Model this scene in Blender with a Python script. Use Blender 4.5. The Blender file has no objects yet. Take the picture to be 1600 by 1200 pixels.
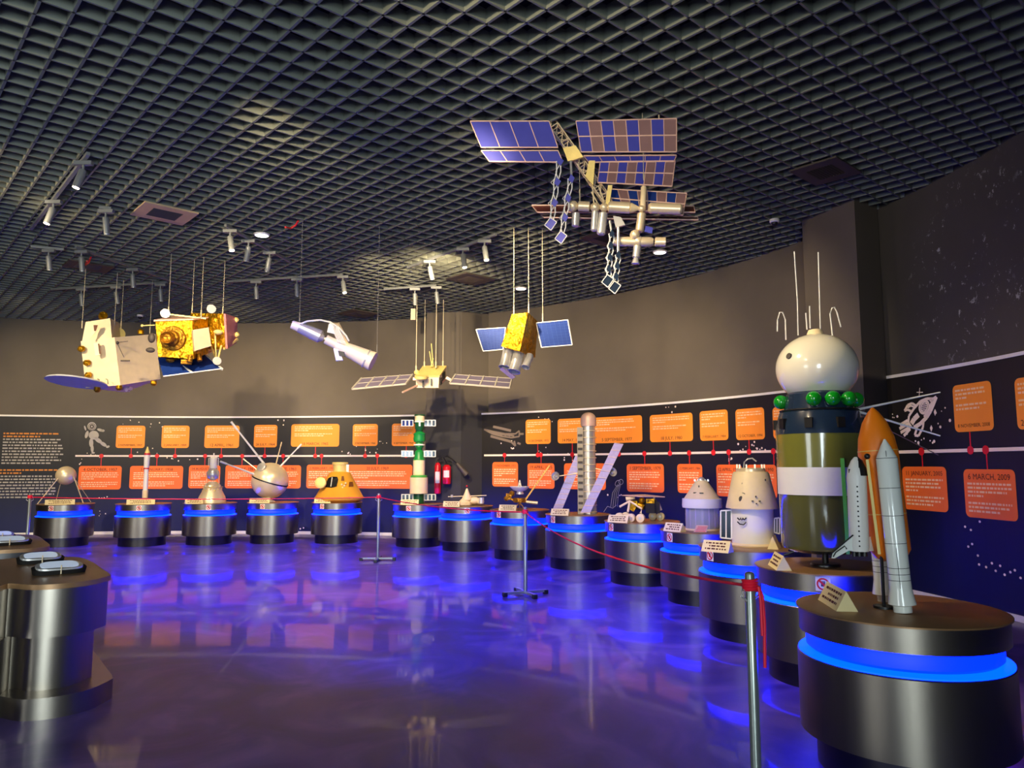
import bpy, math, random
from mathutils import Vector, Matrix
random.seed(7)
C = bpy.context.scene.collection
scn = bpy.context.scene
# ---------------------------------------------------------------- camera
H, FPX = 1.45, 1160.0
TH = math.atan(127/1160); SN, CS = math.sin(TH), math.cos(TH)
cd = bpy.data.cameras.new('camera'); cd.sensor_width = 36; cd.lens = 36*FPX/1600
cam = bpy.data.objects.new('camera', cd); C.objects.link(cam)
cam.location = (0, 0, H); cam.rotation_euler = (math.pi/2+TH, 0, 0)
cd.clip_start = .05; cd.clip_end = 100
scn.camera = cam
# ---------------------------------------------------------------- world, exposure, daylight
w = bpy.data.worlds.new('world'); scn.world = w; w.use_nodes = True
w.node_tree.nodes['Background'].inputs[0].default_value = (.75, .9, 1, 1)
w.node_tree.nodes['Background'].inputs[1].default_value = .26
vs = scn.view_settings
vs.view_transform = 'Standard'; vs.look = 'None'; vs.gamma = 1; vs.use_curve_mapping = False; vs.exposure = 0.25
def area(name, loc, target, size, energy, col):
    l = bpy.data.lights.new(name, 'AREA'); l.shape = 'RECTANGLE'; l.size, l.size_y = size; l.energy = energy; l.color = col
    o = bpy.data.objects.new(name, l); C.objects.link(o); o.location = loc
    o.rotation_euler = (Vector(target)-Vector(loc)).to_track_quat('-Z', 'Y').to_euler()
    return o
area('daylight_from_entrance', (0.5, -5.5, 2.0), (0, 6, 2.2), (5, 2.6), 620, (.80, .95, 1))
area('daylight_from_left_doors', (-9, -3.5, 2.2), (-3, 9, 2), (3, 2.4), 150, (.9, .97, 1))
def spot(name, loc, target, energy, col=(1, .77, .47), ang=70, blend=.8, r=.05):
    l = bpy.data.lights.new(name, 'SPOT'); l.energy = energy; l.color = col; l.spot_size = math.radians(ang); l.spot_blend = blend; l.shadow_soft_size = r
    o = bpy.data.objects.new(name, l); C.objects.link(o); o.location = loc
    o.rotation_euler = (Vector(target)-Vector(loc)).to_track_quat('-Z', 'Y').to_euler()
    return o
WARM = [((-9, 11, 4.3), (-9.5, 15, 2.3), 440), ((-5.5, 11.8, 4.3), (-5.5, 16, 2.4), 420), ((-2, 9.6, 4.3), (-2.2, 15, 2.3), 520),
        ((-.6, 8.3, 4.3), (1.6, 13, 2.2), 520), ((.8, 6.6, 4.3), (3.2, 11, 2.1), 330), ((-.8, 4.6, 4.35), (2.6, 6.2, .9), 330),
        ((-3.5, 3, 4.35), (-3.2, 12, .2), 170),
        ((-5.5, 7.6, 4.35), (-5.9, 11.6, 3.1), 50), ((-2.2, 5.4, 4.35), (-2.2, 9.2, 3.3), 120), ((-1.4, 9.6, 4.3), (-1.4, 13.6, 3.2), 170), ((-.6, 5.6, 4.3), (.15, 9.4, 3.2), 60), ((-1.3, 2.6, 4.2), (1.0, 6.3, 3.5), 190),
        ((-6.9, 6.8, 3.9), (-3.9, 8.7, 4.56), 150), ((-1.1, 10.2, 4.2), (-.9, 14, 4.6), 120),
        ((-7.5, 7.4, 4.35), (-7, 13.8, .9), 620), ((-3.8, 7.4, 4.35), (-4, 14.2, .9), 620), ((-2, 5.5, 4.3), (.5, 11.5, 1), 420)]
for i, (a, b, e) in enumerate(WARM): spot('added_warm_spot', a, b, e*1.45)  # warm spots added without fixtures, to light walls, models and ceiling grid
for a_, b_, e_ in (((-3.9, 7.2, 4.3), (-2.7, 9.4, 0), 460), ((-.6, 6.0, 4.3), (-.3, 7.6, 0), 380), ((-6.0, 8.0, 4.3), (-5.2, 9.6, 0), 330)):
    spot('added_blue_floor_spot', a_, b_, e_*2.7, (.003, .015, 1), 76, .7, .1)  # added spots with no lamp body, turning the floor blue
CEIL = 4.55
# ---------------------------------------------------------------- helpers
def ray(px, py):
    u, v = px-800, 600-py
    return Vector((u, FPX*CS-v*SN, FPX*SN+v*CS))
def at(px, py, z):
    d = ray(px, py); t = (z-H)/d.z
    return Vector((d.x*t, d.y*t, z))
def srgb(c):
    return tuple(((x/255+.055)/1.055)**2.4 if x > 10 else x/255/12.92 for x in c)+(1,)
def mat(name, col, rough=.6, metal=0., emit=None, es=0., noise=.12, nscale=9, bump=0., bscale=60, trans=0., coat=0., alpha=1, spec=None, stretch=None):
    m = bpy.data.materials.new(name); m.use_nodes = True; nt = m.node_tree; b = nt.nodes['Principled BSDF']
    c = srgb(col)
    tc = nt.nodes.new('ShaderNodeTexCoord'); mp = nt.nodes.new('ShaderNodeMapping'); nt.links.new(tc.outputs['Object'], mp.inputs[0])
    if stretch: mp.inputs['Scale'].default_value = stretch
    nz = nt.nodes.new('ShaderNodeTexNoise'); nz.inputs['Scale'].default_value = nscale; nz.inputs['Detail'].default_value = 3
    nt.links.new(mp.outputs[0], nz.inputs['Vector'])
    mx = nt.nodes.new('ShaderNodeMix'); mx.data_type = 'RGBA'
    mx.inputs[6].default_value = tuple(x*(1-noise) for x in c[:3])+(1,); mx.inputs[7].default_value = tuple(min(1, x*(1+noise)) for x in c[:3])+(1,)
    nt.links.new(nz.outputs[0], mx.inputs[0]); nt.links.new(mx.outputs[2], b.inputs['Base Color'])
    b.inputs['Roughness'].default_value = rough; b.inputs['Metallic'].default_value = metal
    b.inputs['Transmission Weight'].default_value = trans; b.inputs['Coat Weight'].default_value = coat; b.inputs['Alpha'].default_value = alpha
    if spec is not None: b.inputs['Specular IOR Level'].default_value = spec
    if emit: b.inputs['Emission Color'].default_value = srgb(emit); b.inputs['Emission Strength'].default_value = es
    if bump:
        bp = nt.nodes.new('ShaderNodeBump'); bp.inputs['Strength'].default_value = bump; bp.inputs['Distance'].default_value = .05 if name.startswith('foil') else .02
        n2 = nt.nodes.new('ShaderNodeTexNoise'); n2.inputs['Scale'].default_value = bscale; n2.inputs['Detail'].default_value = 4
        nt.links.new(mp.outputs[0], n2.inputs['Vector']); nt.links.new(n2.outputs[0], bp.inputs['Height']); nt.links.new(bp.outputs[0], b.inputs['Normal'])
    return m
X = {}
def K(k, *a, **kw): X[k] = mat(k, *a, **kw)
K('steel', (150, 142, 130), .33, 1, noise=.08, nscale=30, stretch=(1, 1, .06))
K('steel_dark', (78, 76, 76), .35, 1, noise=.1)
K('plate_top', (152, 116, 78), .36, .4, noise=.1)
K('led', (10, 40, 255), .5, emit=(0, 0, 255), es=1)
K('added_led_under', (10, 40, 255), .5, emit=(0, 0, 255), es=1)
K('led_rim', (10, 90, 255), .5, emit=(0, 0, 255), es=1)
for k_, col_, es_ in (('led', (0, .0030, 1), 13), ('led_rim', (0, .016, 1), 9), ('added_led_under', (0, .004, 1), 9)):
    b_ = X[k_].node_tree.nodes['Principled BSDF']; b_.inputs['Emission Color'].default_value = col_+(1,); b_.inputs['Emission Strength'].default_value = es_
K('cream', (236, 214, 170), .5)
K('cream_gloss', (232, 226, 205), .18, coat=.6, noise=.04)
K('cream_paper', (240, 222, 165), .7, noise=.04)
K('white', (235, 232, 225), .4, noise=.04)
K('white_gloss', (236, 240, 232), .2, coat=.4, noise=.04)
K('silver', (215, 213, 208), .3, .55)
K('silver_warm', (236, 216, 178), .32, .4)
K('chrome', (205, 200, 196), .25, .6)
K('dish_gray', (196, 200, 210), .5)
K('cell_line', (58, 88, 158), .6)
K('spine', (150, 132, 108), .4, .4)
K('foil', (215, 150, 22), .28, .85, bump=1, bscale=11, noise=.7, nscale=22)
K('foil_dark', (170, 120, 30), .35, .8, bump=.6, bscale=30, noise=.3)
K('gold_cream', (240, 215, 130), .45, .2, bump=.3, bscale=30)
K('pink_foil', (196, 120, 120), .5, .2, bump=.4)
K('solar', (22, 50, 122), .6, .0, noise=.15, spec=.2)
K('solar_dull', (116, 108, 132), .5, .1)
K('solar_lilac', (165, 145, 185), .35, .3, noise=.2, nscale=30)
K('solar_vivid', (72, 76, 178), .3, .2)
K('solar_brown', (150, 115, 115), .35, .3)
K('solar_edge', (110, 55, 50), .35, .3)
K('peach', (225, 185, 165), .45, .2)
K('blue_dark', (28, 44, 66), .2, coat=.6)
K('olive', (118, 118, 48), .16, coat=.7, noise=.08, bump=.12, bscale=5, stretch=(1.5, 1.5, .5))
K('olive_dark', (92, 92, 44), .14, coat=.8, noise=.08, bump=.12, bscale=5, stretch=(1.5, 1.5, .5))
K('green', (14, 140, 30), .15, coat=.6, noise=.05)
K('green_bar', (70, 160, 62), .4)
K('green_kit', (18, 132, 60), .4)
K('green_deep', (14, 80, 42), .4)
K('orange', (244, 128, 16), .4, noise=.08)
K('orange_craft', (222, 158, 50), .4, noise=.15, nscale=4)
K('yellow_rod', (235, 205, 110), .4)
K('gold_rod', (215, 165, 80), .4, .3)
K('black', (18, 18, 20), .4)
K('black_line', (30, 30, 32), .6)
K('brown', (110, 62, 26), .5)
K('red', (205, 20, 40), .35, coat=.4, noise=.05)
K('rope', (225, 20, 50), .5)
K('red_mark', (215, 25, 30), .5)
K('post', (150, 158, 152), .3, .7)
K('glass', (225, 232, 245), .05, trans=.9, noise=.02)
K('clear_plastic', (205, 210, 232), .12, trans=.55, noise=.05)
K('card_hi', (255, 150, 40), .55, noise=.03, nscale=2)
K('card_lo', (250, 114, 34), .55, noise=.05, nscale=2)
K('ink_white', (245, 225, 205), .7, noise=.02)
K('ink_cream', (255, 205, 150), .7, noise=.02)
K('ink_orange', (205, 130, 50), .7, noise=.02)
K('ink_dark', (88, 34, 16), .7, noise=.02)
K('ink_gray', (172, 166, 154), .7)
K('ink_faint', (120, 106, 92), .7)
K('grid', (116, 120, 108), .6, noise=.15, nscale=3)
K('void', (6, 6, 7), .9)
K('vent', (196, 168, 130), .6)
K('vent_dark', (70, 62, 56), .6)
K('lamp_body', (120, 124, 124), .45, .2)
K('lamp_on', (255, 240, 210), .4, emit=(255, 236, 200), es=14)
K('downlight', (240, 240, 235), .4, emit=(255, 250, 240), es=3)
K('wire', (190, 178, 145), .5)
K('wire_gray', (128, 124, 118), .5)
K('screen', (190, 205, 225), .12, coat=1, emit=(205, 220, 240), es=.45)  # emission stands in for the bright reflection in the glass
K('mount_black', (25, 22, 20), .6, spec=.25)

def wallmat(name, col, chips=False, dark_band=False):
    m = mat(name, col, .75, noise=.22, nscale=1.3)
    nt = m.node_tree; b = nt.nodes['Principled BSDF']; src = b.inputs['Base Color'].links[0].from_socket
    geo = nt.nodes.new('ShaderNodeNewGeometry')
    if chips:   # white chips in the paint, in a patch high on the wall
        mp = nt.nodes.new('ShaderNodeMapping'); mp.inputs['Scale'].default_value = (1, 1, .8); nt.links.new(geo.outputs['Position'], mp.inputs[0])
        n1 = nt.nodes.new('ShaderNodeTexNoise'); n1.inputs['Scale'].default_value = 11; n1.inputs['Detail'].default_value = 5; n1.inputs['Roughness'].default_value = .75
        nt.links.new(mp.outputs[0], n1.inputs['Vector'])
        r1 = nt.nodes.new('ShaderNodeMapRange'); r1.inputs[1].default_value = .60; r1.inputs[2].default_value = .65; nt.links.new(n1.outputs[0], r1.inputs[0])
        n2 = nt.nodes.new('ShaderNodeTexNoise'); n2.inputs['Scale'].default_value = 1.6; nt.links.new(geo.outputs['Position'], n2.inputs['Vector'])
        r2 = nt.nodes.new('ShaderNodeMapRange'); r2.inputs[1].default_value = .42; r2.inputs[2].default_value = .5; nt.links.new(n2.outputs[0], r2.inputs[0])
        dv = nt.nodes.new('ShaderNodeVectorMath'); dv.operation = 'DISTANCE'; dv.inputs[1].default_value = chips; nt.links.new(geo.outputs['Position'], dv.inputs[0])
        r3 = nt.nodes.new('ShaderNodeMapRange'); r3.inputs[1].default_value = 1.15; r3.inputs[2].default_value = .8; nt.links.new(dv.outputs['Value'], r3.inputs[0])
        a = nt.nodes.new('ShaderNodeMath'); a.operation = 'MULTIPLY'; nt.links.new(r1.outputs[0], a.inputs[0]); nt.links.new(r2.outputs[0], a.inputs[1])
        a2 = nt.nodes.new('ShaderNodeMath'); a2.operation = 'MULTIPLY'; nt.links.new(a.outputs[0], a2.inputs[0]); nt.links.new(r3.outputs[0], a2.inputs[1])
        mx = nt.nodes.new('ShaderNodeMix'); mx.data_type = 'RGBA'; nt.links.new(a2.outputs[0], mx.inputs[0]); nt.links.new(src, mx.inputs[6]); mx.inputs[7].default_value = srgb((170, 170, 160))
        nt.links.new(mx.outputs[2], b.inputs['Base Color'])
    if dark_band:   # the column is painted black below the line of the murals
        sp = nt.nodes.new('ShaderNodeSeparateXYZ'); nt.links.new(geo.outputs['Position'], sp.inputs[0])
        r = nt.nodes.new('ShaderNodeMapRange'); r.inputs[1].default_value = 2.44; r.inputs[2].default_value = 2.50; nt.links.new(sp.outputs[2], r.inputs[0])
        mx = nt.nodes.new('ShaderNodeMix'); mx.data_type = 'RGBA'; nt.links.new(r.outputs[0], mx.inputs[0]); nt.links.new(src, mx.inputs[7]); mx.inputs[6].default_value = srgb((38, 38, 42))
        nt.links.new(mx.outputs[2], b.inputs['Base Color'])
    return m
X['wall'] = wallmat('dark_wall_paint', (96, 88, 76))
X['wall_right'] = wallmat('scuffed_wall_paint', (74, 69, 62), chips=(4.75, 7.3, 3.45))
X['column'] = wallmat('column_paint', (96, 88, 76), dark_band=True)
def mural_mat():   # printed backdrop: black sky fading to navy at the foot
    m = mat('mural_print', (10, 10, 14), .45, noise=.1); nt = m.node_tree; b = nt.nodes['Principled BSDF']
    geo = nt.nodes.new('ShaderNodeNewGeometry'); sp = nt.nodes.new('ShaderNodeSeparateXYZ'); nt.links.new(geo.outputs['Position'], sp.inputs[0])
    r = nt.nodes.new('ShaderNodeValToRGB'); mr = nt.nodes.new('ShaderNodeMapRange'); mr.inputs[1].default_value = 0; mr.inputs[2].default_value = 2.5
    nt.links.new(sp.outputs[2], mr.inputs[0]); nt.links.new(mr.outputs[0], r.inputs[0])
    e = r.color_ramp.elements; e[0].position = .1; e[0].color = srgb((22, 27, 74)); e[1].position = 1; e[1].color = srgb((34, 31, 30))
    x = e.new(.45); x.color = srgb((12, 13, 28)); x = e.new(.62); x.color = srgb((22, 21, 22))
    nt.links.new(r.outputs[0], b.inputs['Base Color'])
    return m
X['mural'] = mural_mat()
def floor_mat():
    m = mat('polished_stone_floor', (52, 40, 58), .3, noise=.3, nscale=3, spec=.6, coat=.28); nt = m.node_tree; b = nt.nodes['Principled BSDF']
    geo = nt.nodes.new('ShaderNodeNewGeometry'); wv = nt.nodes.new('ShaderNodeTexNoise'); wv.inputs['Scale'].default_value = 1.1; wv.inputs['Detail'].default_value = 8; wv.inputs['Distortion'].default_value = 2.2
    nt.links.new(geo.outputs['Position'], wv.inputs['Vector'])
    r = nt.nodes.new('ShaderNodeValToRGB'); nt.links.new(wv.outputs[0], r.inputs[0])
    e = r.color_ramp.elements; e[0].position = .35; e[0].color = srgb((58, 42, 100)); e[1].position = .68; e[1].color = srgb((118, 92, 156))  # brown stone shifted to blue-purple: blue glow put into its base colour
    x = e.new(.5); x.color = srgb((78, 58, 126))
    nt.links.new(r.outputs[0], b.inputs['Base Color'])
    mr = nt.nodes.new('ShaderNodeMapRange'); mr.inputs[3].default_value = .30; mr.inputs[4].default_value = .46; b.inputs['Coat Roughness'].default_value = .04; nt.links.new(wv.outputs[0], mr.inputs[0]); nt.links.new(mr.outputs[0], b.inputs['Roughness'])
    return m
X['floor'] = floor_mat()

class M:
    """collects shapes; obj() links them as one mesh object"""
    def __init__(s): s.v, s.f = [], []
    def add(s, vs, fs):
        n = len(s.v); s.v += [Vector(p) for p in vs]; s.f += [tuple(i+n for i in f) for f in fs]; return s
    def box(s, c, d, R=None):
        c = Vector(c); h = [x/2 for x in d]
        vs = [Vector((x*h[0], y*h[1], z*h[2])) for x in (-1, 1) for y in (-1, 1) for z in (-1, 1)]
        if R: vs = [R@p for p in vs]
        return s.add([c+p for p in vs], [(0, 1, 3, 2), (4, 6, 7, 5), (0, 4, 5, 1), (2, 3, 7, 6), (0, 2, 6, 4), (1, 5, 7, 3)])
    def bar(s, a, b, w, d=None, up=(0, 0, 1)):
        a, b = Vector(a), Vector(b); z = (b-a); L = z.length; z.normalize(); up = Vector(up)
        if abs(z.dot(up)) > .98: up = Vector((0, 1, 0))
        x = z.cross(up).normalized(); y = x.cross(z)
        R = Matrix((x, y, z)).transposed()
        return s.box((a+b)/2, (w, d or w, L), R)
    def lathe(s, prof, o=(0, 0, 0), ax=(0, 0, 1), n=32, cap=True):
        z = Vector(ax).normalized(); q = Vector((0, 0, 1)).rotation_difference(z); o = Vector(o)
        vs = []; fs = []
        for r, h in prof:
            for i in range(n):
                a = 2*math.pi*i/n; vs.append(o+q@Vector((r*math.cos(a), r*math.sin(a), h)))
        for k in range(len(prof)-1):
            for i in range(n):
                j = (i+1) % n; fs.append((k*n+i, k*n+j, (k+1)*n+j, (k+1)*n+i))
        if cap:
            fs.append(tuple(range(n-1, -1, -1))); fs.append(tuple((len(prof)-1)*n+i for i in range(n)))
        return s.add(vs, fs)
    def cyl(s, a, b, r0, r1=None, n=20):
        a, b = Vector(a), Vector(b); r1 = r0 if r1 is None else r1
        return s.lathe([(r0, 0), (r1, (b-a).length)], a, b-a, n)
    def sph(s, c, r, sc=(1, 1, 1), n=24, m=14):
        c = Vector(c); vs = []; fs = []
        for k in range(m+1):
            p = math.pi*k/m
            for i in range(n):
                a = 2*math.pi*i/n; rr = r*max(math.sin(p), .004)
                vs.append(c+Vector((rr*math.cos(a)*sc[0], rr*math.sin(a)*sc[1], -r*math.cos(p)*sc[2])))
        for k in range(m):
            for i in range(n):
                j = (i+1) % n; fs.append((k*n+i, k*n+j, (k+1)*n+j, (k+1)*n+i))
        fs += [tuple(range(n-1, -1, -1)), tuple(m*n+i for i in range(n))]
        return s.add(vs, fs)
    def tube(s, pts, r, n=8):
        pts = [Vector(p) for p in pts]
        vs, fs = [], []
        for k, p in enumerate(pts):
            d = (pts[min(k+1, len(pts)-1)]-pts[max(k-1, 0)]).normalized()
            up = Vector((0, 0, 1)) if abs(d.z) < .9 else Vector((0, 1, 0))
            x = d.cross(up).normalized(); y = d.cross(x)
            vs += [p+(x*math.cos(2*math.pi*i/n)+y*math.sin(2*math.pi*i/n))*r for i in range(n)]
        for k in range(len(pts)-1):
            for i in range(n):
                j = (i+1) % n; fs.append((k*n+i, (k+1)*n+i, (k+1)*n+j, k*n+j))
        fs += [tuple(range(n)), tuple((len(pts)-1)*n+n-1-i for i in range(n))]
        return s.add(vs, fs)
    def plate(s, pts, th, nrm=None):
        pts = [Vector(p) for p in pts]; n = len(pts)
        if nrm is None:
            nrm = Vector((0, 0, 0))
            for i in range(1, n-1): nrm += (pts[i]-pts[0]).cross(pts[i+1]-pts[0])
        nrm = Vector(nrm).normalized()*th/2
        vs = [p+nrm for p in pts]+[p-nrm for p in pts]
        fs = [tuple(range(n)), tuple(2*n-1-i for i in range(n))]+[(i, n+i, n+(i+1) % n, (i+1) % n) for i in range(n)]
        return s.add(vs, fs)
    def loft(s, a, b, cap=True):
        n = len(a); s.add(list(a)+list(b), [(i, (i+1) % n, n+(i+1) % n, n+i) for i in range(n)]+([tuple(range(n-1, -1, -1)), tuple(range(n, 2*n))] if cap else [])); return s
    def obj(s, name, m, parent=None, bevel=0, smooth=True, label=None):
        me = bpy.data.meshes.new(name); me.from_pydata([tuple(p) for p in s.v], [], s.f); me.update()
        me.materials.append(X[m] if isinstance(m, str) else m)
        import bmesh
        bm = bmesh.new(); bm.from_mesh(me); bmesh.ops.recalc_face_normals(bm, faces=bm.faces); bm.to_mesh(me); bm.free()
        if smooth:
            me.polygons.foreach_set('use_smooth', [True]*len(me.polygons)); me.set_sharp_from_angle(angle=math.radians(35))
        o = bpy.data.objects.new(name, me); C.objects.link(o)
        if parent: o.parent = parent
        if bevel:
            b = o.modifiers.new('bevel', 'BEVEL'); b.width = bevel; b.segments = 2; b.limit_method = 'ANGLE'
        if label: o['label'] = label
        return o
def thing(name, label, cat, loc=(0, 0, 0), rotz=0, group=None):
    o = bpy.data.objects.new(name, None); C.objects.link(o); o.empty_display_size = .1
    o.location = loc; o.rotation_euler = (0, 0, rotz); o['label'] = label; o['category'] = cat
    if group: o['group'] = group
    return o
def tag(o, label, cat, group=None, kind=None):
    o['label'] = label; o['category'] = cat
    if group: o['group'] = group
    if kind: o['kind'] = kind
    return o
def struct(name, m, matn, smooth=False):
    o = m.obj(name, matn, smooth=smooth); o['kind'] = 'structure'; return o
class A:
    """anchor: a thing's base point in the room and a frame turned towards the visitor"""
    def __init__(s, name, label, cat, p, group=None):
        s.p = Vector(p); s.phi = math.atan2(p[0], p[1]); s.D = math.hypot(p[0], p[1])
        s.e = thing(name, label, cat, p, -s.phi, group)
        s.xa = Vector((math.cos(s.phi), -math.sin(s.phi), 0)); s.ya = Vector((math.sin(s.phi), math.cos(s.phi), 0))
        s.t = s.D*math.cos(s.phi)/(FPX*CS)
    def q(s, px, py, dy=0.):
        d = ray(px, py); k = (s.D+dy)/d.dot(s.ya)
        return Vector((d.dot(s.xa)*k, dy, d.z*k+H-s.p.z))
    def up(s, p, ztop=CEIL-.02):   # point right above p at ceiling height
        return Vector((p.x, p.y, ztop-s.p.z))
    def wires(s, pts, m='wire', r=.004):
        for a in pts:
            w_ = M(); w_.tube([a, s.up(a)], r, 6); w_.tube([a, a+Vector((0, 0, .12))], r*2.2, 6)
            w_.obj('suspension_wire', m, s.e)

# ---------------------------------------------------------------- room shell
class Wall:
    def __init__(s, pts):
        s.p = [Vector((a, b, 0)) for a, b in pts]; s.s = [0]
        for a, b in zip(s.p, s.p[1:]): s.s.append(s.s[-1]+(b-a).length)
    def seg(s, t):
        for i in range(len(s.p)-1):
            if t <= s.s[i+1] or i == len(s.p)-2: return i
    def pos(s, t, z, off=0.):
        i = s.seg(t); a, b = s.p[i], s.p[i+1]; d = (b-a).normalized(); n = Vector((d.y, -d.x, 0))
        # smooth normal is close enough on these gentle curves
        p = a+d*(t-s.s[i])+n*off; return Vector((p.x, p.y, z))
    def px(s, px, py):
        d = ray(px, py); dx, dy = d.x, d.y
        best = None
        for i in range(len(s.p)-1):
            a, b = s.p[i], s.p[i+1]; ex, ey = b.x-a.x, b.y-a.y
            det = dx*(-ey)+ex*dy
            if abs(det) < 1e-9: continue
            k = (a.x*(-ey)+ex*a.y)/det; u = (dx*a.y-dy*a.x)/det
            lo = -5 if i == 0 else -1e-6; hi = 6 if i == len(s.p)-2 else 1+1e-6
            if k > 0 and lo <= u <= hi and (best is None or k < best[0]): best = (k, s.s[i]+u*(s.s[i+1]-s.s[i]), H+d.z*k)
        return best[1], best[2]
def arc(cx, cy, R, x0=None, x1=None, a0=None, a1=None, n=48):
    if x0 is not None: a0 = math.acos((x0-cx)/R); a1 = math.acos((x1-cx)/R)
    return [(cx+R*math.cos(a0+(a1-a0)*i/n), cy+R*math.sin(a0+(a1-a0)*i/n)) for i in range(n+1)]
ptsL = arc(-6.3, -.9, 17, x0=-13.2, x1=-1.62)
ptsC = arc(-5, 6.3, 9.8, a0=math.atan2(15.05-6.3, -.45+5), a1=math.atan2(9.55-6.3, 3.98+5))
ptsR = arc(-5, 6.3, 9.78, a0=math.atan2(8.78-6.3, 4.44+5), a1=-.95)
WL, WC, WR = Wall(ptsL), Wall(ptsC), Wall(ptsR)
ZT = 5.3
def wall_strip(W, name, matn):
    m = M(); th = .15
    for a, b in zip(W.p, W.p[1:]):
        d = (b-a).normalized(); n = Vector((-d.y, d.x, 0))*th; up = Vector((0, 0, ZT))
        m.add([a, b, b+up, a+up], [(0, 1, 2, 3)])
    me = m.obj(name, matn, smooth=False); me['kind'] = 'structure'
    so = me.modifiers.new('thickness', 'SOLIDIFY'); so.thickness = th; so.offset = -1
    import bmesh
    bm = bmesh.new(); bm.from_mesh(me.data); bmesh.ops.remove_doubles(bm, verts=bm.verts, dist=1e-4)
    for f in bm.faces:   # faces look into the room
        if f.normal.dot(Vector((-2, 4, 0))-f.calc_center_median()) < 0: f.normal_flip()
    bm.to_mesh(me.data); bm.free()
    return me
wall_strip(WL, 'wall_left', 'wall'); wall_strip(WC, 'wall_center', 'wall'); wall_strip(WR, 'wall_right', 'wall_right')
wall_strip(Wall([(-13.2, -6.5), (-13.2, ptsL[0][1])]), 'wall_far_left', 'wall')
# two columns
def column(name, pts, m):
    c = M().loft([Vector((a, b, 0)) for a, b in pts], [Vector((a, b, ZT)) for a, b in pts])
    return struct(name, c, m)
column('wall_column_middle', [(-1.78, 15.75), (-1.74, 14.95), (-1.02, 14.86), (-.46, 15.12), (-.50, 15.75)], 'column')
column('wall_column_right', [(3.93, 9.75), (3.72, 9.24), (4.02, 8.44), (4.45, 8.76), (4.75, 9.6)], 'column')
RO = [(-13.3, -6.6)]+[(-13.3, ptsL[0][1]+.1)]+ptsL+ptsC+ptsR
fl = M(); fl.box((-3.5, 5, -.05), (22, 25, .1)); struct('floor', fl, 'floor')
cv = M(); cv.box((-3.5, 5, ZT+.05), (22, 25, .1)); struct('ceiling', cv, 'void')
# open-cell ceiling grid, real slats clipped to the room
def clip(o, d):
    ts = []
    P = RO
    for i in range(len(P)):
        a, b = P[i], P[(i+1) % len(P)]; ex, ey = b[0]-a[0], b[1]-a[1]
        det = d[0]*(-ey)+ex*d[1]
        if abs(det) < 1e-9: continue
        k = ((a[0]-o[0])*(-ey)+ex*(a[1]-o[1]))/det; u = (d[0]*(a[1]-o[1])-d[1]*(a[0]-o[0]))/det
        if 0 <= u < 1: ts.append(k)
    ts.sort(); return ts
g = M(); CELL = .20; az = math.radians(-42)
for ang, th, hh in ((az, .020, .11), (az+math.pi/2, .016, .105)):
    d = (math.sin(ang), math.cos(ang)); n = (d[1], -d[0])
    for i in range(-90, 90):
        o = (-4+n[0]*i*CELL, 5+n[1]*i*CELL); ts = clip(o, d)
        for a, b in zip(ts[0::2], ts[1::2]):
            if b-a < .1: continue
            p0 = Vector((o[0]+d[0]*a, o[1]+d[1]*a, CEIL+hh/2)); p1 = Vector((o[0]+d[0]*b, o[1]+d[1]*b, CEIL+hh/2))
            g.box((p0+p1)/2, (th, (p1-p0).length, hh), Matrix.Rotation(-math.atan2(d[0], d[1]), 3, 'Z'))
struct('ceiling_grid', g, 'grid')
def strip(W, s0, s1, z0, z1, off, th, m=None, n=None):
    m = m or M(); n = n or max(1, int((s1-s0)/.25)+1)
    for i in range(n):
        a, b = s0+(s1-s0)*i/n, s0+(s1-s0)*(i+1)/n
        A0, B0 = W.pos(a, z0, off), W.pos(b, z0, off); A1, B1 = W.pos(a, z1, off), W.pos(b, z1, off)
        A2, B2 = W.pos(a, z0, off+th), W.pos(b, z0, off+th); A3, B3 = W.pos(a, z1, off+th), W.pos(b, z1, off+th)
        m.add([A0, B0, B1, A1, A2, B2, B3, A3], [(4, 5, 6, 7), (0, 3, 2, 1), (3, 7, 6, 2), (0, 1, 5, 4)]+([(0, 4, 7, 3)] if i == 0 else [])+([(1, 2, 6, 5)] if i == n-1 else []))
    return m
SL0, SL1 = WL.px(-80, 700)[0], WL.px(660, 700)[0]
SC0, SC1 = WC.px(751, 700)[0], WC.px(1252, 700)[0]
SR0, SR1 = WR.px(1377, 700)[0], WR.s[-1]-3.5
for nm, W_, a, b in (('baseboard_left', WL, .05, WL.s[-1]), ('baseboard_center', WC, .05, WC.s[-1]), ('baseboard_right', WR, .05, WR.s[-1])):
    struct(nm, strip(W_, a, b, 0, .06, .005, .02), 'white')
ZTOP = 2.47
def ribbon(W, pts, wd, off, m):   # a drawn line on the mural, pts in (s, z)
    for (a, b), (c, d) in zip(pts, pts[1:]):
        L = math.hypot(c-a, d-b)
        if L < 1e-6: continue
        nx, nz = -(d-b)/L*wd/2, (c-a)/L*wd/2
        k = max(1, int(L/.4))
        for i in range(k):
            s0, z0, s1, z1 = a+(c-a)*i/k, b+(d-b)*i/k, a+(c-a)*(i+1)/k, b+(d-b)*(i+1)/k
            m.add([W.pos(s0+nx, z0+nz, off), W.pos(s1+nx, z1+nz, off), W.pos(s1-nx, z1-nz, off), W.pos(s0-nx, z0-nz, off)], [(0, 1, 2, 3)])
    return m
def blob(W, c, rx, rz, off, m, n=14):
    m.add([W.pos(c[0]+rx*math.cos(2*math.pi*i/n), c[1]+rz*math.sin(2*math.pi*i/n), off) for i in range(n)], [tuple(range(n))])
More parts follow.
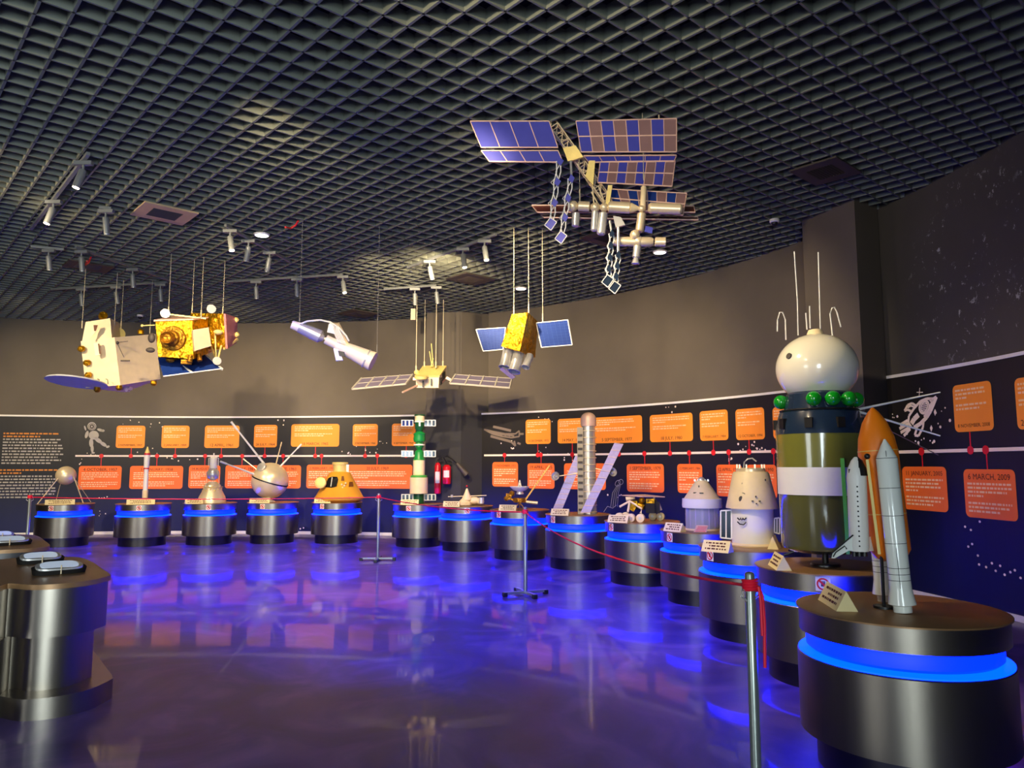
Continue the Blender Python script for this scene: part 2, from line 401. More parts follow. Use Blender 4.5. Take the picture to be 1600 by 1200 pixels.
def rrect(s0, s1, z0, z1, r=.05, k=4):
    out = []
    for cx, cz, a in ((s1-r, z1-r, 0), (s0+r, z1-r, 90), (s0+r, z0+r, 180), (s1-r, z0+r, 270)):
        for i in range(k+1):
            q = math.radians(a+90*i/k); out.append((cx+r*math.cos(q), cz+r*math.sin(q)))
    return out
_tc = {}
def text2d(t):
    """outline triangles of a line of lettering, height 1"""
    if t in _tc: return _tc[t]
    cu = bpy.data.curves.new('lettering', 'FONT'); cu.body = t; cu.align_x = 'CENTER'; cu.resolution_u = 2
    o = bpy.data.objects.new('lettering', cu); C.objects.link(o)
    bpy.context.view_layer.update()
    dg = bpy.context.evaluated_depsgraph_get(); me = bpy.data.meshes.new_from_object(o.evaluated_get(dg))
    r = ([tuple(v.co[:2]) for v in me.vertices], [tuple(p.vertices) for p in me.polygons])
    bpy.data.objects.remove(o); _tc[t] = r; return r
def wall_text(W, t, sc_, zc, width, off, m, maxh=.09):
    vs, fs = text2d(t); w_ = max(v[0] for v in vs)-min(v[0] for v in vs); k = min(width/w_, maxh/.7)
    m.add([W.pos(sc_+v[0]*k, zc+(v[1]-.35)*k, off) for v in vs], fs)
def scribble(W, s0, s1, ztop, rows, pitch, off, m, hgt=.5, last=.6):
    for r in range(rows):
        e = s1-random.random()*.12*(s1-s0) if r < rows-1 else s0+(s1-s0)*last
        x = s0; z = ztop-r*pitch
        while x < e-.01:
            L = min((.02+.07*random.random())*pitch/.05, e-x)
            strip2(W, x, x+L, z-pitch*hgt, z, off, m); x += L+.016*pitch/.05
def strip2(W, s0, s1, z0, z1, off, m):
    m.add([W.pos(s0, z0, off), W.pos(s1, z0, off), W.pos(s1, z1, off), W.pos(s0, z1, off)], [(0, 1, 2, 3)])
def mural(W, label, s0, s1, zline_px, tl0, tl1, cards, dirx=1):
    base = thing('timeline_mural', label, 'mural', W.pos((s0+s1)/2, 0, 0))
    inv = Matrix.Translation(-Vector(base.location))
    def P(m, name, matn, par=base, label=None):
        m.v = [p-Vector(base.location) for p in m.v]; return m.obj(name, matn, par, smooth=False, label=label)
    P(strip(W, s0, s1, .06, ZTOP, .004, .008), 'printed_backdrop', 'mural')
    b = strip(W, s0, s1, ZTOP, ZTOP+.035, .004, .018); P(b, 'border_strip', 'white')
    zl = W.px(*zline_px)[1]
    a0, a1 = W.px(tl0, zline_px[1])[0], W.px(tl1, zline_px[1])[0]
    P(strip(W, min(a0, a1), max(a0, a1), zl-.018, zl+.018, .012, .003), 'timeline_bar', 'ink_white')
    for (x0, x1, y0, y1, txt, mk, up) in cards:
        sA, z1 = W.px(x0, y0); _, z0 = W.px(x0, y1); sB = W.px(x1, y0)[0]; sA, sB = min(sA, sB), max(sA, sB)
        m = M(); out = rrect(sA, sB, z0, z1, .055)
        # card follows the wall: fan of narrow columns
        n = max(2, int((sB-sA)/.2)); xs = sorted(set([round(p[0], 4) for p in out]+[round(sA+(sB-sA)*i/n, 4) for i in range(n+1)]))
        def ext(x):
            r = .055; dx = max(sA+r-x, x-(sB-r), 0); q = r-math.sqrt(max(r*r-dx*dx, 0)); return z0+q, z1-q
        for xa, xb in zip(xs, xs[1:]):
            (la, ha), (lb, hb) = ext(xa), ext(xb)
            m.add([W.pos(xa, la, .016), W.pos(xb, lb, .016), W.pos(xb, hb, .016), W.pos(xa, ha, .016)], [(0, 1, 2, 3)])
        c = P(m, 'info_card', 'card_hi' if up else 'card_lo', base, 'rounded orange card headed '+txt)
        hh = z1-z0; d = M(); wall_text(W, txt, (sA+sB)/2, (z0+hh*.13) if up else z1-hh*.15, (sB-sA)*.82, .019, d, hh*.12)
        P(d, 'date_lettering', 'ink_dark', c)
        bt = M(); pitch = hh*.083; wd = sB-sA
        top = z1-hh*.10 if up else z1-hh*.28
        n1 = 3 if up else 4
        scribble(W, sA+.07*wd, sB-.07*wd, top, n1, pitch, .019, bt, last=.35); P(bt, 'body_lettering', 'ink_cream', c); bt = M()
        scribble(W, sA+.07*wd, sB-.07*wd, top-pitch*(n1+.8), 3-(1 if up else 0), pitch, .019, bt, last=.7)
        P(bt, 'body_lettering', 'ink_cream', c)
        sm = W.px(mk, zline_px[1])[0]; k = M()
        strip2(W, sm-.008, sm+.008, min(zl, z1), max(zl, z0) if up else zl, .0145, k) if not up else strip2(W, sm-.008, sm+.008, zl, z0, .0145, k)
        strip2(W, sm-.035, sm+.035, zl-.03, zl+.03, .020, k); blob(W, (sm, zl), .045, .045, .0205, k)
        P(k, 'marker', 'red_mark')
    return base, P
def stars(W, m, spots, n, spread, r=.011):
    for (x, y) in spots:
        for i in range(n):
            s, z = W.px(x+random.gauss(0, spread), y+random.gauss(0, spread*.45)); z = min(z, ZTOP-.05); z = max(z, .1)
            rr = r*(.6+random.random()*1.1); blob(W, (s, z), rr, rr, .015, m, 8)
UL = [(183, 228, 665, 700, '3 NOVEMBER, 1957', 205), (254, 297, 665, 700, '2 JANUARY, 1959', 274), (321, 375, 665, 700, '12 APRIL, 1961', 346), (398, 434, 664, 699, '28 JULY, 1964', 414), (456, 531, 663, 698, '18 MARCH, 1965', 493), (552, 591, 663, 697, '3 NOVEMBER, 1966', 571), (613, 650, 662, 697, '4 SEPTEMBER, 1968', 635)]
LL = [(124, 191, 728, 765, '4 OCTOBER, 1957', 159), (204, 287, 728, 764, '31 JANUARY, 1958', 246), (296, 345, 727, 763, '14 AUGUST, 1959', 321), (353, 414, 727, 763, '5 MAY, 1961', 379), (424, 471, 727, 763, '6 JUNE, 1963', 443), (480, 529, 726, 763, '3 FEBRUARY, 1966', 503), (536, 645, 726, 763, '20 JULY, 1969', 590)]
mL, PL = mural(WL, 'long dark timeline mural with a floating astronaut behind the far left pedestals', SL0, SL1, (300, 712.5), 118, 662, [c+(True,) for c in UL]+[c+(False,) for c in LL])
UC = [(822, 861, 656, 694, '14 DECEMBER, 1972', 841), (872, 917, 655, 693, '14 MAY, 1973', 895), (925, 1004, 653, 693, '5 SEPTEMBER, 1977', 968), (1016, 1083, 649, 691, '18 JULY, 1980', 1048), (1094, 1138, 643, 689, '7 FEBRUARY, 1984', 1116), (1150, 1195, 640, 688, '12 OCTOBER, 1994', 1172), (1208, 1240, 637, 686, '4 JULY, 1997', 1222)]
LC = [(770, 810, 722, 760, '13 NOVEMBER, 1971', 789), (825, 867, 724, 763, '19 APRIL, 1975', 846), (882, 947, 724, 764, '20 JULY, 1976', 895), (980, 1038, 725, 768, '1 SEPTEMBER, 1979', 1008), (1059, 1098, 725, 770, '12 FEBRUARY, 1984', 1078), (1120, 1160, 726, 775, '12 APRIL, 1981', 1140), (1168, 1214, 726, 777, '24 APRIL, 1990', 1210)]
mC, PC = mural(WC, 'dark timeline mural with a sketched shuttle, on the wall behind the silver telescope model', SC0, SC1, (1000, 709), 757, 1250, [c+(True,) for c in UC]+[c+(False,) for c in LC])
UR = [(1490, 1551, 603, 676, '8 NOVEMBER, 2008', 1519), (1587, 1660, 592, 672, '2 APRIL, 2010', 1640)]
LR = [(1411, 1480, 729, 795, '11 JANUARY, 2005', 1442), (1507, 1588, 733, 807, '6 MARCH, 2009', 1543)]
mR, PR = mural(WR, 'dark timeline mural with a doodled rocket on the right wall behind the orange tank', SR0, SR1, (1500, 704), 1385, 1760, [c+(True,) for c in UR]+[c+(False,) for c in LR])
# upright border strips
m = strip(WC, SC0-.02, SC0+.02, .06, ZTOP+.035, .004, .018, n=1); PC(m, 'border_strip', 'white')
m = strip(WR, SR0-.02, SR0+.02, .06, ZTOP+.035, .004, .018, n=1); PR(m, 'border_strip', 'white')
# stars
m = M(); stars(WL, m, [(200, 659), (245, 663), (225, 707), (270, 718), (150, 712), (140, 720), (300, 716), (540, 708), (560, 700), (580, 704), (600, 690), (170, 780), (165, 800), (468, 825), (440, 655)], 4, 8); PL(m, 'star_dots', 'ink_white')
m = M(); stars(WC, m, [(800, 706), (790, 690), (850, 706), (880, 715), (870, 655), (960, 775), (1060, 635), (1160, 700), (1190, 703), (1150, 720), (1175, 695)], 4, 8); PC(m, 'star_dots', 'ink_white')
m = M(); stars(WR, m, [(1470, 640), (1478, 660), (1465, 685), (1440, 690), (1400, 650)], 4, 8, .011)
for x, y in ((1510, 823), (1519, 828), (1515, 854), (1521, 850), (1530, 868), (1532, 882), (1543, 886), (1552, 880), (1558, 892), (1565, 884), (1572, 898), (1581, 894), (1588, 891), (1597, 903), (1533, 815)):
    s, z = WR.px(x, y); blob(WR, (s, z), .016, .013, .015, m, 8)
PR(m, 'star_dots', 'ink_white')
# drawings on the murals
def draw(W, m, px, wd=.02, off=.0155): ribbon(W, [W.px(a, b) for a, b in px], wd, off, m)
def ell(W, m, x, y, rx, ry, off=.0155, rot=0, n=14):
    m.add([W.pos(*W.px(x+rx*math.cos(t)*math.cos(rot)-ry*math.sin(t)*math.sin(rot), y+rx*math.cos(t)*math.sin(rot)+ry*math.sin(t)*math.cos(rot)), off) for t in [2*math.pi*i/n for i in range(n)]], [tuple(range(n))])
def ring(W, m, x, y, rx, ry, wd=.015, rot=0, off=.0157, a0=0, a1=2*math.pi, n=16):
    draw(W, m, [(x+rx*math.cos(t)*math.cos(rot)-ry*math.sin(t)*math.sin(rot), y+rx*math.cos(t)*math.sin(rot)+ry*math.sin(t)*math.cos(rot)) for t in [a0+(a1-a0)*i/n for i in range(n+1)]], wd, off)
m = M()
ell(WL, m, 144, 666, 7, 6.5); ell(WL, m, 147, 680, 8, 7); ell(WL, m, 136, 679, 2.6, 6, rot=.3); ell(WL, m, 133.5, 669, 1.3, 4, rot=-.3)
ell(WL, m, 157, 672, 5, 2.2, rot=.3); ell(WL, m, 161, 673, 3, 2); ell(WL, m, 143, 692, 3.3, 7); ell(WL, m, 144.5, 701, 2.4, 6); ell(WL, m, 146, 707.5, 2.8, 1.5)
ell(WL, m, 154, 688, 3.2, 7, rot=-.95); ell(WL, m, 162, 694, 2.8, 6, rot=-1.0); ell(WL, m, 169, 698, 3, 1.8, rot=-.4); ell(WL, m, 142.5, 710, 1, 1)
PL(m, 'astronaut_drawing', 'ink_gray')
m = M(); ell(WL, m, 144, 666.5, 3.6, 3.6, .0162); ring(WL, m, 144, 666.5, 5.2, 4.8, .012, off=.0162); PL(m, 'visor_drawing', 'vent_dark')
m = M(); ell(WL, m, 144, 666.5, 1.4, 1.4, .0168); PL(m, 'visor_glint_drawing', 'ink_gray')
# text block at the far left
m = M(); a, z = WL.px(6, 676); b, _ = WL.px(101, 676); p = .062
scribble(WL, min(a, b), max(a, b), z, 2, p, .0145, m, .5, .6); scribble(WL, min(a, b)-.03, max(a, b), z-p*12.3, 2, p, .0145, m, .5, .35); PL(m, 'heading_lettering', 'ink_orange')
m = M(); scribble(WL, min(a, b), max(a, b)+.03, z-p*2, 9, p, .0145, m, .46, .8); scribble(WL, min(a, b)-.05, max(a, b)-.06, z-p*14.4, 8, p, .0145, m, .46, .6); PL(m, 'paragraph_lettering', 'ink_gray')
# shuttle sketch
m = M()
draw(WC, m, [(757, 671), (770, 674), (790, 678), (806, 678), (812, 673), (812, 682), (800, 684), (785, 682), (770, 678), (757, 671)], .03)
for k in range(5): draw(WC, m, [(764+k*7, 674+k*1.2), (780+k*6, 679+k*.6)], .035)
draw(WC, m, [(771, 666.5), (799, 673)], .05); draw(WC, m, [(767, 681.5), (799, 690)], .05); draw(WC, m, [(799, 690), (806, 697), (804, 689)], .04); draw(WC, m, [(812, 678), (819, 678)], .04); draw(WC, m, [(809, 692), (814, 694)], .04)
PC(m, 'shuttle_drawing', 'ink_faint')
m = M()
for k in range(4): draw(WC, m, [(955+k*3.5, 792), (958+k*3, 770), (966+k*1.5, 757)], .008)
ring(WC, m, 966, 755, 3.5, 5, .008, .6); ring(WC, m, 971, 753, 3.5, 4, .008); draw(WC, m, [(944, 800), (950, 791), (958, 794), (964, 789)], .008)
PC(m, 'telescope_drawing', 'ink_gray')
# rocket doodle
m = M(); R_ = -.85
ring(WR, m, 1446, 636, 7.5, 10.5, .022, .25); ring(WR, m, 1446, 636, 5, 8, .016, .25); 
for k in range(4): draw(WR, m, [(1442, 632+k*3), (1450, 631+k*3)], .012)
draw(WR, m, [(1465, 620), (1460, 623), (1450, 623), (1440, 627), (1430, 638), (1422, 650), (1421, 660), (1426, 668)], .03)
draw(WR, m, [(1465, 620), (1461, 630), (1456, 642), (1450, 652), (1440, 662), (1430, 668)], .045); draw(WR, m, [(1455, 624), (1459, 627), (1452, 645), (1446, 652)], .04)
draw(WR, m, [(1433, 634), (1427, 630), (1420, 633), (1415, 642), (1420, 640), (1426, 643)], .028); draw(WR, m, [(1430, 636), (1425, 634), (1420, 637)], .02)
draw(WR, m, [(1445, 658), (1444, 668), (1437, 681), (1431, 680), (1435, 668)], .03); draw(WR, m, [(1437, 648), (1430, 655), (1426, 662)], .06)
for a, b in (((1420, 657), (1408, 664)), ((1421, 662), (1407, 670)), ((1424, 667), (1409, 676)), ((1424, 670), (1414, 681)), ((1420, 672), (1418, 679))): draw(WR, m, [a, b], .035)
draw(WR, m, [(1439, 606), (1438, 619)], .01); draw(WR, m, [(1434, 613), (1444, 613)], .01)
for x, y in ((1463, 644), (1457, 669)): m.add([WR.pos(*WR.px(x+a, y+b), .0155) for a, b in ((0, -5), (2.2, 0), (0, 6), (-2.2, 0))], [(0, 1, 2, 3)])
PR(m, 'rocket_drawing', 'ink_white')

# ---------------------------------------------------------------- pedestals and their fittings
PED = [(103, 787), (225, 786.6), (329, 785.5), (427, 784.5), (527, 784.5), (654, 787), (728, 790), (812, 796), (903, 803), (1003, 814), (1100, 828), (1178, 853), (1290, 884), (1404, 950)]
PC_ = [at(x, y, .75) for x, y in PED]
ontop = ['silver ball with four long legs', 'slim white and red rocket', 'small bell-shaped lander with a silver ball', 'big silver sphere with spread rods', 'orange cone capsule', 'tall green and white station stack',
         'cream miniature with a thin crossbar', 'white dish probe with a long golden boom', 'tall silver space telescope', 'six-wheeled rover under a flat panel', 'small white cone capsule on clear plastic', 'large cream capsule on a white drum',
         'big olive cylinder with a cream ball', 'orange tank and white rocket boosters']
STK = [84, 218.5, 326.5, 411.5, 504.5, 639, 730, 780, 865, 956.5, 1049, 1114, 1285.5, None]
def sticker(o, ang, R, z, size):
    def cp(a, zz, off): return Vector(((R+off)*math.sin(a), -(R+off)*math.cos(a), zz))
    h = size/2; da = h/R; m = M(); n = 4
    for i in range(n):
        a0, a1 = ang-da+2*da*i/n, ang-da+2*da*(i+1)/n
        m.add([cp(a0, z-h, .003), cp(a1, z-h, .003), cp(a1, z+h, .003), cp(a0, z+h, .003)], [(0, 1, 2, 3)])
    st = m.obj('warning_sticker', 'white', o, smooth=False, label='small white sticker with a red no-touching ring')
    m = M(); r1, r2 = h*.86, h*.64; N = 18
    for i in range(N):
        t0, t1 = 2*math.pi*i/N, 2*math.pi*(i+1)/N
        m.add([cp(ang+r1*math.cos(t0)/R, z+r1*math.sin(t0), .005), cp(ang+r1*math.cos(t1)/R, z+r1*math.sin(t1), .005), cp(ang+r2*math.cos(t1)/R, z+r2*math.sin(t1), .005), cp(ang+r2*math.cos(t0)/R, z+r2*math.sin(t0), .005)], [(0, 1, 2, 3)])
    q = h*.5; e_ = h*.1
    m.add([cp(ang+(-q-e_)/R, z+q-e_, .006), cp(ang+(-q+e_)/R, z+q+e_, .006), cp(ang+(q+e_)/R, z-q+e_, .006), cp(ang+(q-e_)/R, z-q-e_, .006)], [(0, 1, 2, 3)])
    m.obj('prohibition_ring', 'red_mark', st, smooth=False)
    m = M(); q = h*.26
    m.add([cp(ang-q/R, z-q*1.3, .0045), cp(ang+q/R, z-q*1.3, .0045), cp(ang+q/R, z+q*.5, .0045), cp(ang-q/R, z+q*.5, .0045)], [(0, 1, 2, 3)])
    for k in (-.8, -.25, .3, .85): m.add([cp(ang+(k-.2)*q/R, z+q*.4, .0045), cp(ang+(k+.2)*q/R, z+q*.4, .0045), cp(ang+(k+.2)*q/R, z+q*1.6, .0045), cp(ang+(k-.2)*q/R, z+q*1.6, .0045)], [(0, 1, 2, 3)])
    m.obj('hand_symbol', 'black', st, smooth=False)
RP = .475
def make_pedestal(i):
    p = PC_[i]; phi = math.atan2(p.x, p.y)
    e = thing('display_pedestal', 'round steel pedestal carrying the '+ontop[i], 'pedestal', (p.x, p.y, 0), -phi, 'round display pedestals')
    M().lathe([(.40, 0), (.40, .175)], n=72).obj('foot', 'steel_dark', e)
    M().lathe([(.40, .186), (.466, .186), (.466, .165), (RP, .165), (RP, .175), (RP, .525), (RP-.005, .53), (.40, .53)], n=72).obj('drum', 'steel', e, label='wide brushed steel drum')
    M().lathe([(.402, .178), (.455, .178), (.455, .184), (.402, .184)], n=72, cap=False).obj('added_under_glow', 'added_led_under', e, label='added hidden blue glow ring under the drum lip')  # glowing ring added out of sight to throw blue on the floor
    M().lathe([(.41, .531), (RP-.005, .531), (RP-.005, .537), (.41, .547)], n=72).obj('lit_ledge', 'led_rim', e, label='glowing light blue ledge')
    M().lathe([(.415, .545), (.432, .56), (.432, .60), (.42, .632)], n=72).obj('light_band', 'led', e, label='glowing deep blue band')
    M().lathe([(.40, .632), (RP-.012, .632), (RP-.012, .742)], n=72).obj('collar', 'steel', e)
    M().lathe([(RP-.012, .742), (RP, .7425), (RP, .75), (RP-.003, .7515)], n=72).obj('top_plate', 'plate_top', e, label='thin bronze-toned round top plate')
    if STK[i]:
        t = p.y/(FPX*CS); off = (STK[i]-PED[i][0])*t
        sticker(e, math.asin(max(-.9, min(.9, off/RP))), RP-.012, .69, .09)
    return e
peds = [make_pedestal(i) for i in range(14)]
# name placards: folded card tents
PLC = [(95, 788, .46, 0), (220.5, 787, .46, 0), (305, 789, .30, -.25), (407, 788, .36, .05), (505, 788.5, .30, .1), (640.5, 789, .32, .1), (706, 793, .28, .15), (794, 799, .27, .2), (876, 807, .26, .25), (968, 819, .26, .35), (1056, 836, .22, .6), (1121, 862, .235, .45), (1218, 887, .30, -1.72), (1308, 946, .32, -1.70),
       (1210, 857, .16, -2.05), (1246, 860, .2, -2.12)]
PLL = ['in front of the '+o for o in ontop]+['seen end-on, right of the large cream capsule, nearer the capsule', 'seen end-on at the right rim of the large cream capsule pedestal']
def placard(i):
    x, y, L, yaw = PLC[i]; p = at(x, y, .7515); phi = math.atan2(p.x, p.y)
    if i < 11:   # stands near the front rim of its plate
        c_ = PC_[i]; f_ = math.atan2(c_.x, c_.y); xa = Vector((math.cos(f_), -math.sin(f_), 0)); ya = Vector((math.sin(f_), math.cos(f_), 0))
        dx = (x-PED[i][0])*c_.y/(FPX*CS)*.97; p = Vector((c_.x, c_.y, .7515))+xa*dx-ya*min(.34, math.sqrt(max(.01, .41**2-dx*dx))); phi = f_
    e = thing('name_placard', 'cream folded name placard '+PLL[i], 'placard', p, -phi-yaw if i < 12 else yaw, 'name placards')
    h, d = .09, .055
    if i > 11: h, d = (.095, .05) if i < 14 else (.11, .045)
    m = M(); a = [Vector((-L/2, -d, 0)), Vector((-L/2, d, 0)), Vector((-L/2, 0, h))]; m.loft(a, [v+Vector((L, 0, 0)) for v in a])
    m.obj('folded_card', 'cream_paper', e, smooth=False)
    m = M()
    for r in range(3):
        k = .25+.24*r; z = h*(1-k)-.004; yy = -d*k-.0015
        x0 = -L*.38
        while x0 < L*.36:
            w_ = .01+random.random()*.03; w_ = min(w_, L*.4-x0)
            if r != 1 or abs(x0) < L*.3: m.add([Vector((x0, yy-.002, z)), Vector((x0+w_, yy-.002, z)), Vector((x0+w_, yy+.0035, z+.011)), Vector((x0, yy+.0035, z+.011))], [(0, 1, 2, 3)])
            x0 += w_+.008
    m.obj('printed_lines', 'ink_dark' if i > 8 else 'brown', e, smooth=False)
for i in range(len(PLC)): placard(i)

# ---------------------------------------------------------------- models on the pedestals
def model(i, name, label, cat='space model'):
    p = PC_[i]; return A(name, label, cat, (p.x, p.y, .7515))
# 1 ball satellite
a = model(0, 'ball_satellite_model', 'polished ball satellite on four long thin legs, on the far left pedestal'); q, t = a.q, a.t
c = q(103, 743); r = 14.2*t
M().sph(c, r, n=36, m=20).obj('sphere', 'silver_warm', a.e)
for s_, e_ in (((95, 742, -.08), (58, 790, -.24)), ((114, 741, -.08), (130, 790, -.30)), ((98, 742, .08), (87, 783, .22)), ((112, 741, .06), (142, 785, .16))):
    p0, p1 = q(*s_), q(*e_); p1.z = .011
    m = M(); m.tube([p0, p1], .009 if s_[2] < 0 else .005); m.sph(p0, .016); m.obj('leg_rod', 'silver_warm', a.e)
# 2 slim rocket
a = model(1, 'rocket_model', 'slim white rocket model with red bands beside the ball satellite'); q, t = a.q, a.t
ax = q(226, 787); zz = lambda y: q(226, y).z
def stage(y0, y1, r0, r1, nm, mt): M().lathe([(r0*t, 0), (r1*t, zz(y1)-zz(y0))], (ax.x, 0, zz(y0)), n=28).obj(nm, mt, a.e)
stage(778, 766, 4, 4.2, 'engine_section', 'cream'); stage(786.2, 778, 5, 3.2, 'base_stand', 'steel_dark'); stage(766, 733, 3.4, 3.2, 'lower_stage', 'white'); stage(733, 731, 3.8, 3.8, 'lower_band', 'red'); stage(731, 711, 3.9, 4.3, 'upper_stage', 'white')
stage(711, 708, 4.4, 4.4, 'upper_band', 'red'); stage(708, 698, 4.0, .8, 'nose_cone', 'gold_cream')
# 3 lander
a = model(2, 'lander_model', 'small bell-shaped lander model with a silver ball and white crown'); q, t = a.q, a.t
z_ = lambda y: q(330, y).z; o = Vector((q(331, 785).x, 0, 0))
M().lathe([(21*t, 0), (21*t, .02), (19*t, z_(776)), (14*t, z_(766)), (12*t, z_(758)), (6*t, z_(753))], o, n=36).obj('bell_body', 'silver_warm', a.e)
m = M()
for k in range(14):
    g_ = 2*math.pi*k/14; d = Vector((math.cos(g_), math.sin(g_), 0)); m.sph(o+d*12.5*t+Vector((0, 0, z_(764+3*(k % 2)))), .03 if k % 2 else .022, n=10, m=6)
m.tube([o+Vector((15*t*math.cos(k*.4), 15*t*math.sin(k*.4), z_(761))) for k in range(17)], .006); m.obj('equipment_ring', 'gold_cream', a.e)
M().sph(o+Vector((0, 0, z_(741))), 9.5*t, n=30, m=18).obj('silver_ball', 'silver', a.e)
m = M()
for k in range(4):
    g_ = math.pi/4+k*math.pi/2; d = Vector((math.cos(g_), math.sin(g_), 0)); m.tube([o+d*14*t+Vector((0, 0, z_(762))), o+d*11*t+Vector((0, 0, z_(742))), o+d*7*t+Vector((0, 0, z_(727)))], .006)
m.obj('strut_cage', 'silver_warm', a.e)
M().lathe([(5*t, z_(732)), (5.5*t, z_(727)), (5.5*t, z_(716)), (3*t, z_(714))], o, n=20).obj('crown_cylinder', 'white', a.e)
m = M(); m.tube([o+Vector((0, 0, z_(716))), o+Vector((0, 0, z_(708)))], .012)
for sx in (-1, 1): m.tube([o+Vector((sx*3*t, 0, z_(714))), o+Vector((sx*7*t, 0, z_(716))), o+Vector((sx*7*t, 0, z_(728)))], .006)
m.obj('antenna_mast', 'white', a.e)
# 4 sphere with rods
a = model(3, 'antenna_sphere_model', 'large silver sphere bristling with five long rods beside the orange capsule'); q, t = a.q, a.t
c = q(422, 751); M().sph(c, 27.5*t, n=48, m=28).obj('sphere', 'silver_warm', a.e)
m = M(); m.lathe([(27.9*t, -.012), (27.9*t, .012)], c+Vector((0, 0, -.0)), (.30, -.12, 1), n=48, cap=False); m.obj('equator_band', 'steel_dark', a.e)
M().lathe([(.11, 0), (.10, .02), (.05, .05), (.045, .12), (.10, .19)], Vector((c.x, 0, 0)), n=24).obj('stand', 'silver', a.e)
M().lathe([(.085, 0), (.085, .05), (.07, .055)], q(410, 731, -.19), (-.5, -.75, .55), n=24).obj('sensor_port', 'silver', a.e)
for s_, e_, w_ in (((416, 729, -.1), (361, 659, -.35), .022), ((400, 742, -.1), (344, 721, -.3), .02), ((404, 736, .1), (380, 717, .25), .012), ((431, 726, .1), (440, 691, .35), .012), ((436, 731, -.05), (471, 694, -.2), .018)):
    p0, p1 = q(*s_), q(*e_); m = M(); m.cyl(p0, p0+(p1-p0)*.85, w_, w_*.6, 10); m.cyl(p0+(p1-p0)*.82, p1, w_*.95, w_*.95, 10); m.obj('antenna_rod', 'silver_warm' if w_ < .015 else 'white', a.e)
# 5 orange capsule
a = model(4, 'cone_capsule_model', 'orange cone-shaped crew capsule model with a dark hatch'); q, t = a.q, a.t
z_ = lambda y: q(528, y).z; ox = q(530, 785).x; o = Vector((ox, 0, 0))
M().lathe([(28*t, 0), (36*t, .05), (37.5*t, .09), (36*t, z_(776)), (16*t, z_(739)), (13.5*t, z_(737))], o, n=56).obj('cone_hull', 'orange_craft', a.e)
M().lathe([(10*t, 0), (11*t, z_(724)-z_(738)), (7*t, z_(722)-z_(738))], o+Vector((0, 0, z_(738))), n=14).obj('docking_collar', 'gold_cream', a.e)
m = M(); m.lathe([(11.2*t, 0), (12*t, .02), (12*t, .05), (11*t, .06)], o+Vector((0, 0, z_(727))), n=14); m.obj('collar_rim', 'gold_cream', a.e)
m = M(); m.box(q(543, 732, -.05), (.05, .08, .15)); m.obj('side_bracket', 'white', a.e)
def oncap(x, y, off=.012):
    rr = (16+(y-739)/37*20)*t; z_o = q(x, y, -rr).x-ox; return q(x, y, -math.sqrt(max(0, rr*rr-z_o*z_o))-off)
m = M(); hp = [(508, 761), (518, 762), (526, 760), (528.5, 749), (527, 745), (518, 744.5), (513, 747), (510, 754)]; ce = oncap(518, 753)
hv = [oncap(*h_) for h_ in hp]; m.add([ce]+hv, [(0, i_+1, (i_+1) % 8+1) for i_ in range(8)]); m.obj('hatch_opening', 'black', a.e, smooth=False)
m = M(); m.tube([oncap(519, 746, .02), oncap(517, 760, .02)], .009); m.obj('hatch_bar', 'white', a.e)
M().lathe([(.105, 0), (.105, .05), (.09, .06), (.0405, .06)], q(501.5, 754.5, -.28), (-.25, -1, .1), n=24).obj('open_hatch_door', 'gold_cream', a.e)
m = M(); m.plate([oncap(545, 760), oncap(552, 760), oncap(551, 753), oncap(546, 753)], .01); m.plate([oncap(533, 751), oncap(538, 751), oncap(537, 744), oncap(534, 744)], .01); m.obj('window_port', 'brown', a.e)
m = M()
for x, y in ((534, 757), (538, 759), (535, 762), (540, 755)): m.sph(q(x, y, -.33), .02, n=8, m=6)
m.obj('thruster_cluster', 'cream', a.e)
# 6 tall station
a = model(5, 'station_stack_model', 'tall green and white station model with three pairs of small solar panels'); q, t = a.q, a.t
o = Vector((q(654, 787).x, 0, 0)); z_ = lambda y: q(654, y).z
def st(nm, mt, *pr): M().lathe([(r*t, z_(y)) for r, y in pr], o, n=30).obj(nm, mt, a.e)
st('base_module', 'green_deep', (8, 786), (8, 771)); st('lower_module', 'cream', (13.8, 771), (13.8, 746)); st('lower_green_ring', 'green_bar', (13, 746), (13, 743), (9, 742)); st('upper_module', 'cream', (9, 742), (9, 719))
st('green_neck', 'green_kit', (9.3, 719), (7, 714), (7, 706), (4, 703)); st('green_node', 'green_kit', (3, 703), (6.5, 698), (5, 692), (8.5, 690), (9.5, 686), (8.5, 681), (9.5, 678), (4, 674)); st('green_tank', 'green_deep', (3, 677), (7, 670), (7.5, 659)); st('top_module', 'cream', (7.5, 660), (7.8, 650)); st('top_cap', 'green_deep', (8.2, 650), (8.2, 648), (4, 647.5))
m = M(); m.lathe([(8.6*t, z_(696)), (8.6*t, z_(694))], o, n=24); m.lathe([(8*t, z_(660)), (8*t, z_(658))], o, n=24); m.box((o.x-.0, -8*t, z_(663)), (.03, .02, .08)); m.obj('trim_rings', 'white', a.e)
for yy in (661, 709, 777):
    for sx in (-1, 1):
        m = M(); cx = 654+sx*8; x1 = 654+sx*27
        pts = [q(cx, yy-5), q(x1, yy-5), q(x1, yy+5), q(cx, yy+5)]; m.plate(pts, .012); pn = m.obj('solar_panel', 'white', a.e, label='small grey-framed solar panel')
        m = M()
        for k in range(3):
            xa = cx+sx*(1.5+k*6); xb = xa+sx*4; m.plate([q(xa, yy-4, -.009), q(xb, yy-4, -.009), q(xb, yy+4, -.009), q(xa, yy+4, -.009)], .006)
        m.obj('solar_cells', 'solar' if yy == 661 and sx < 0 else 'blue_dark', pn)
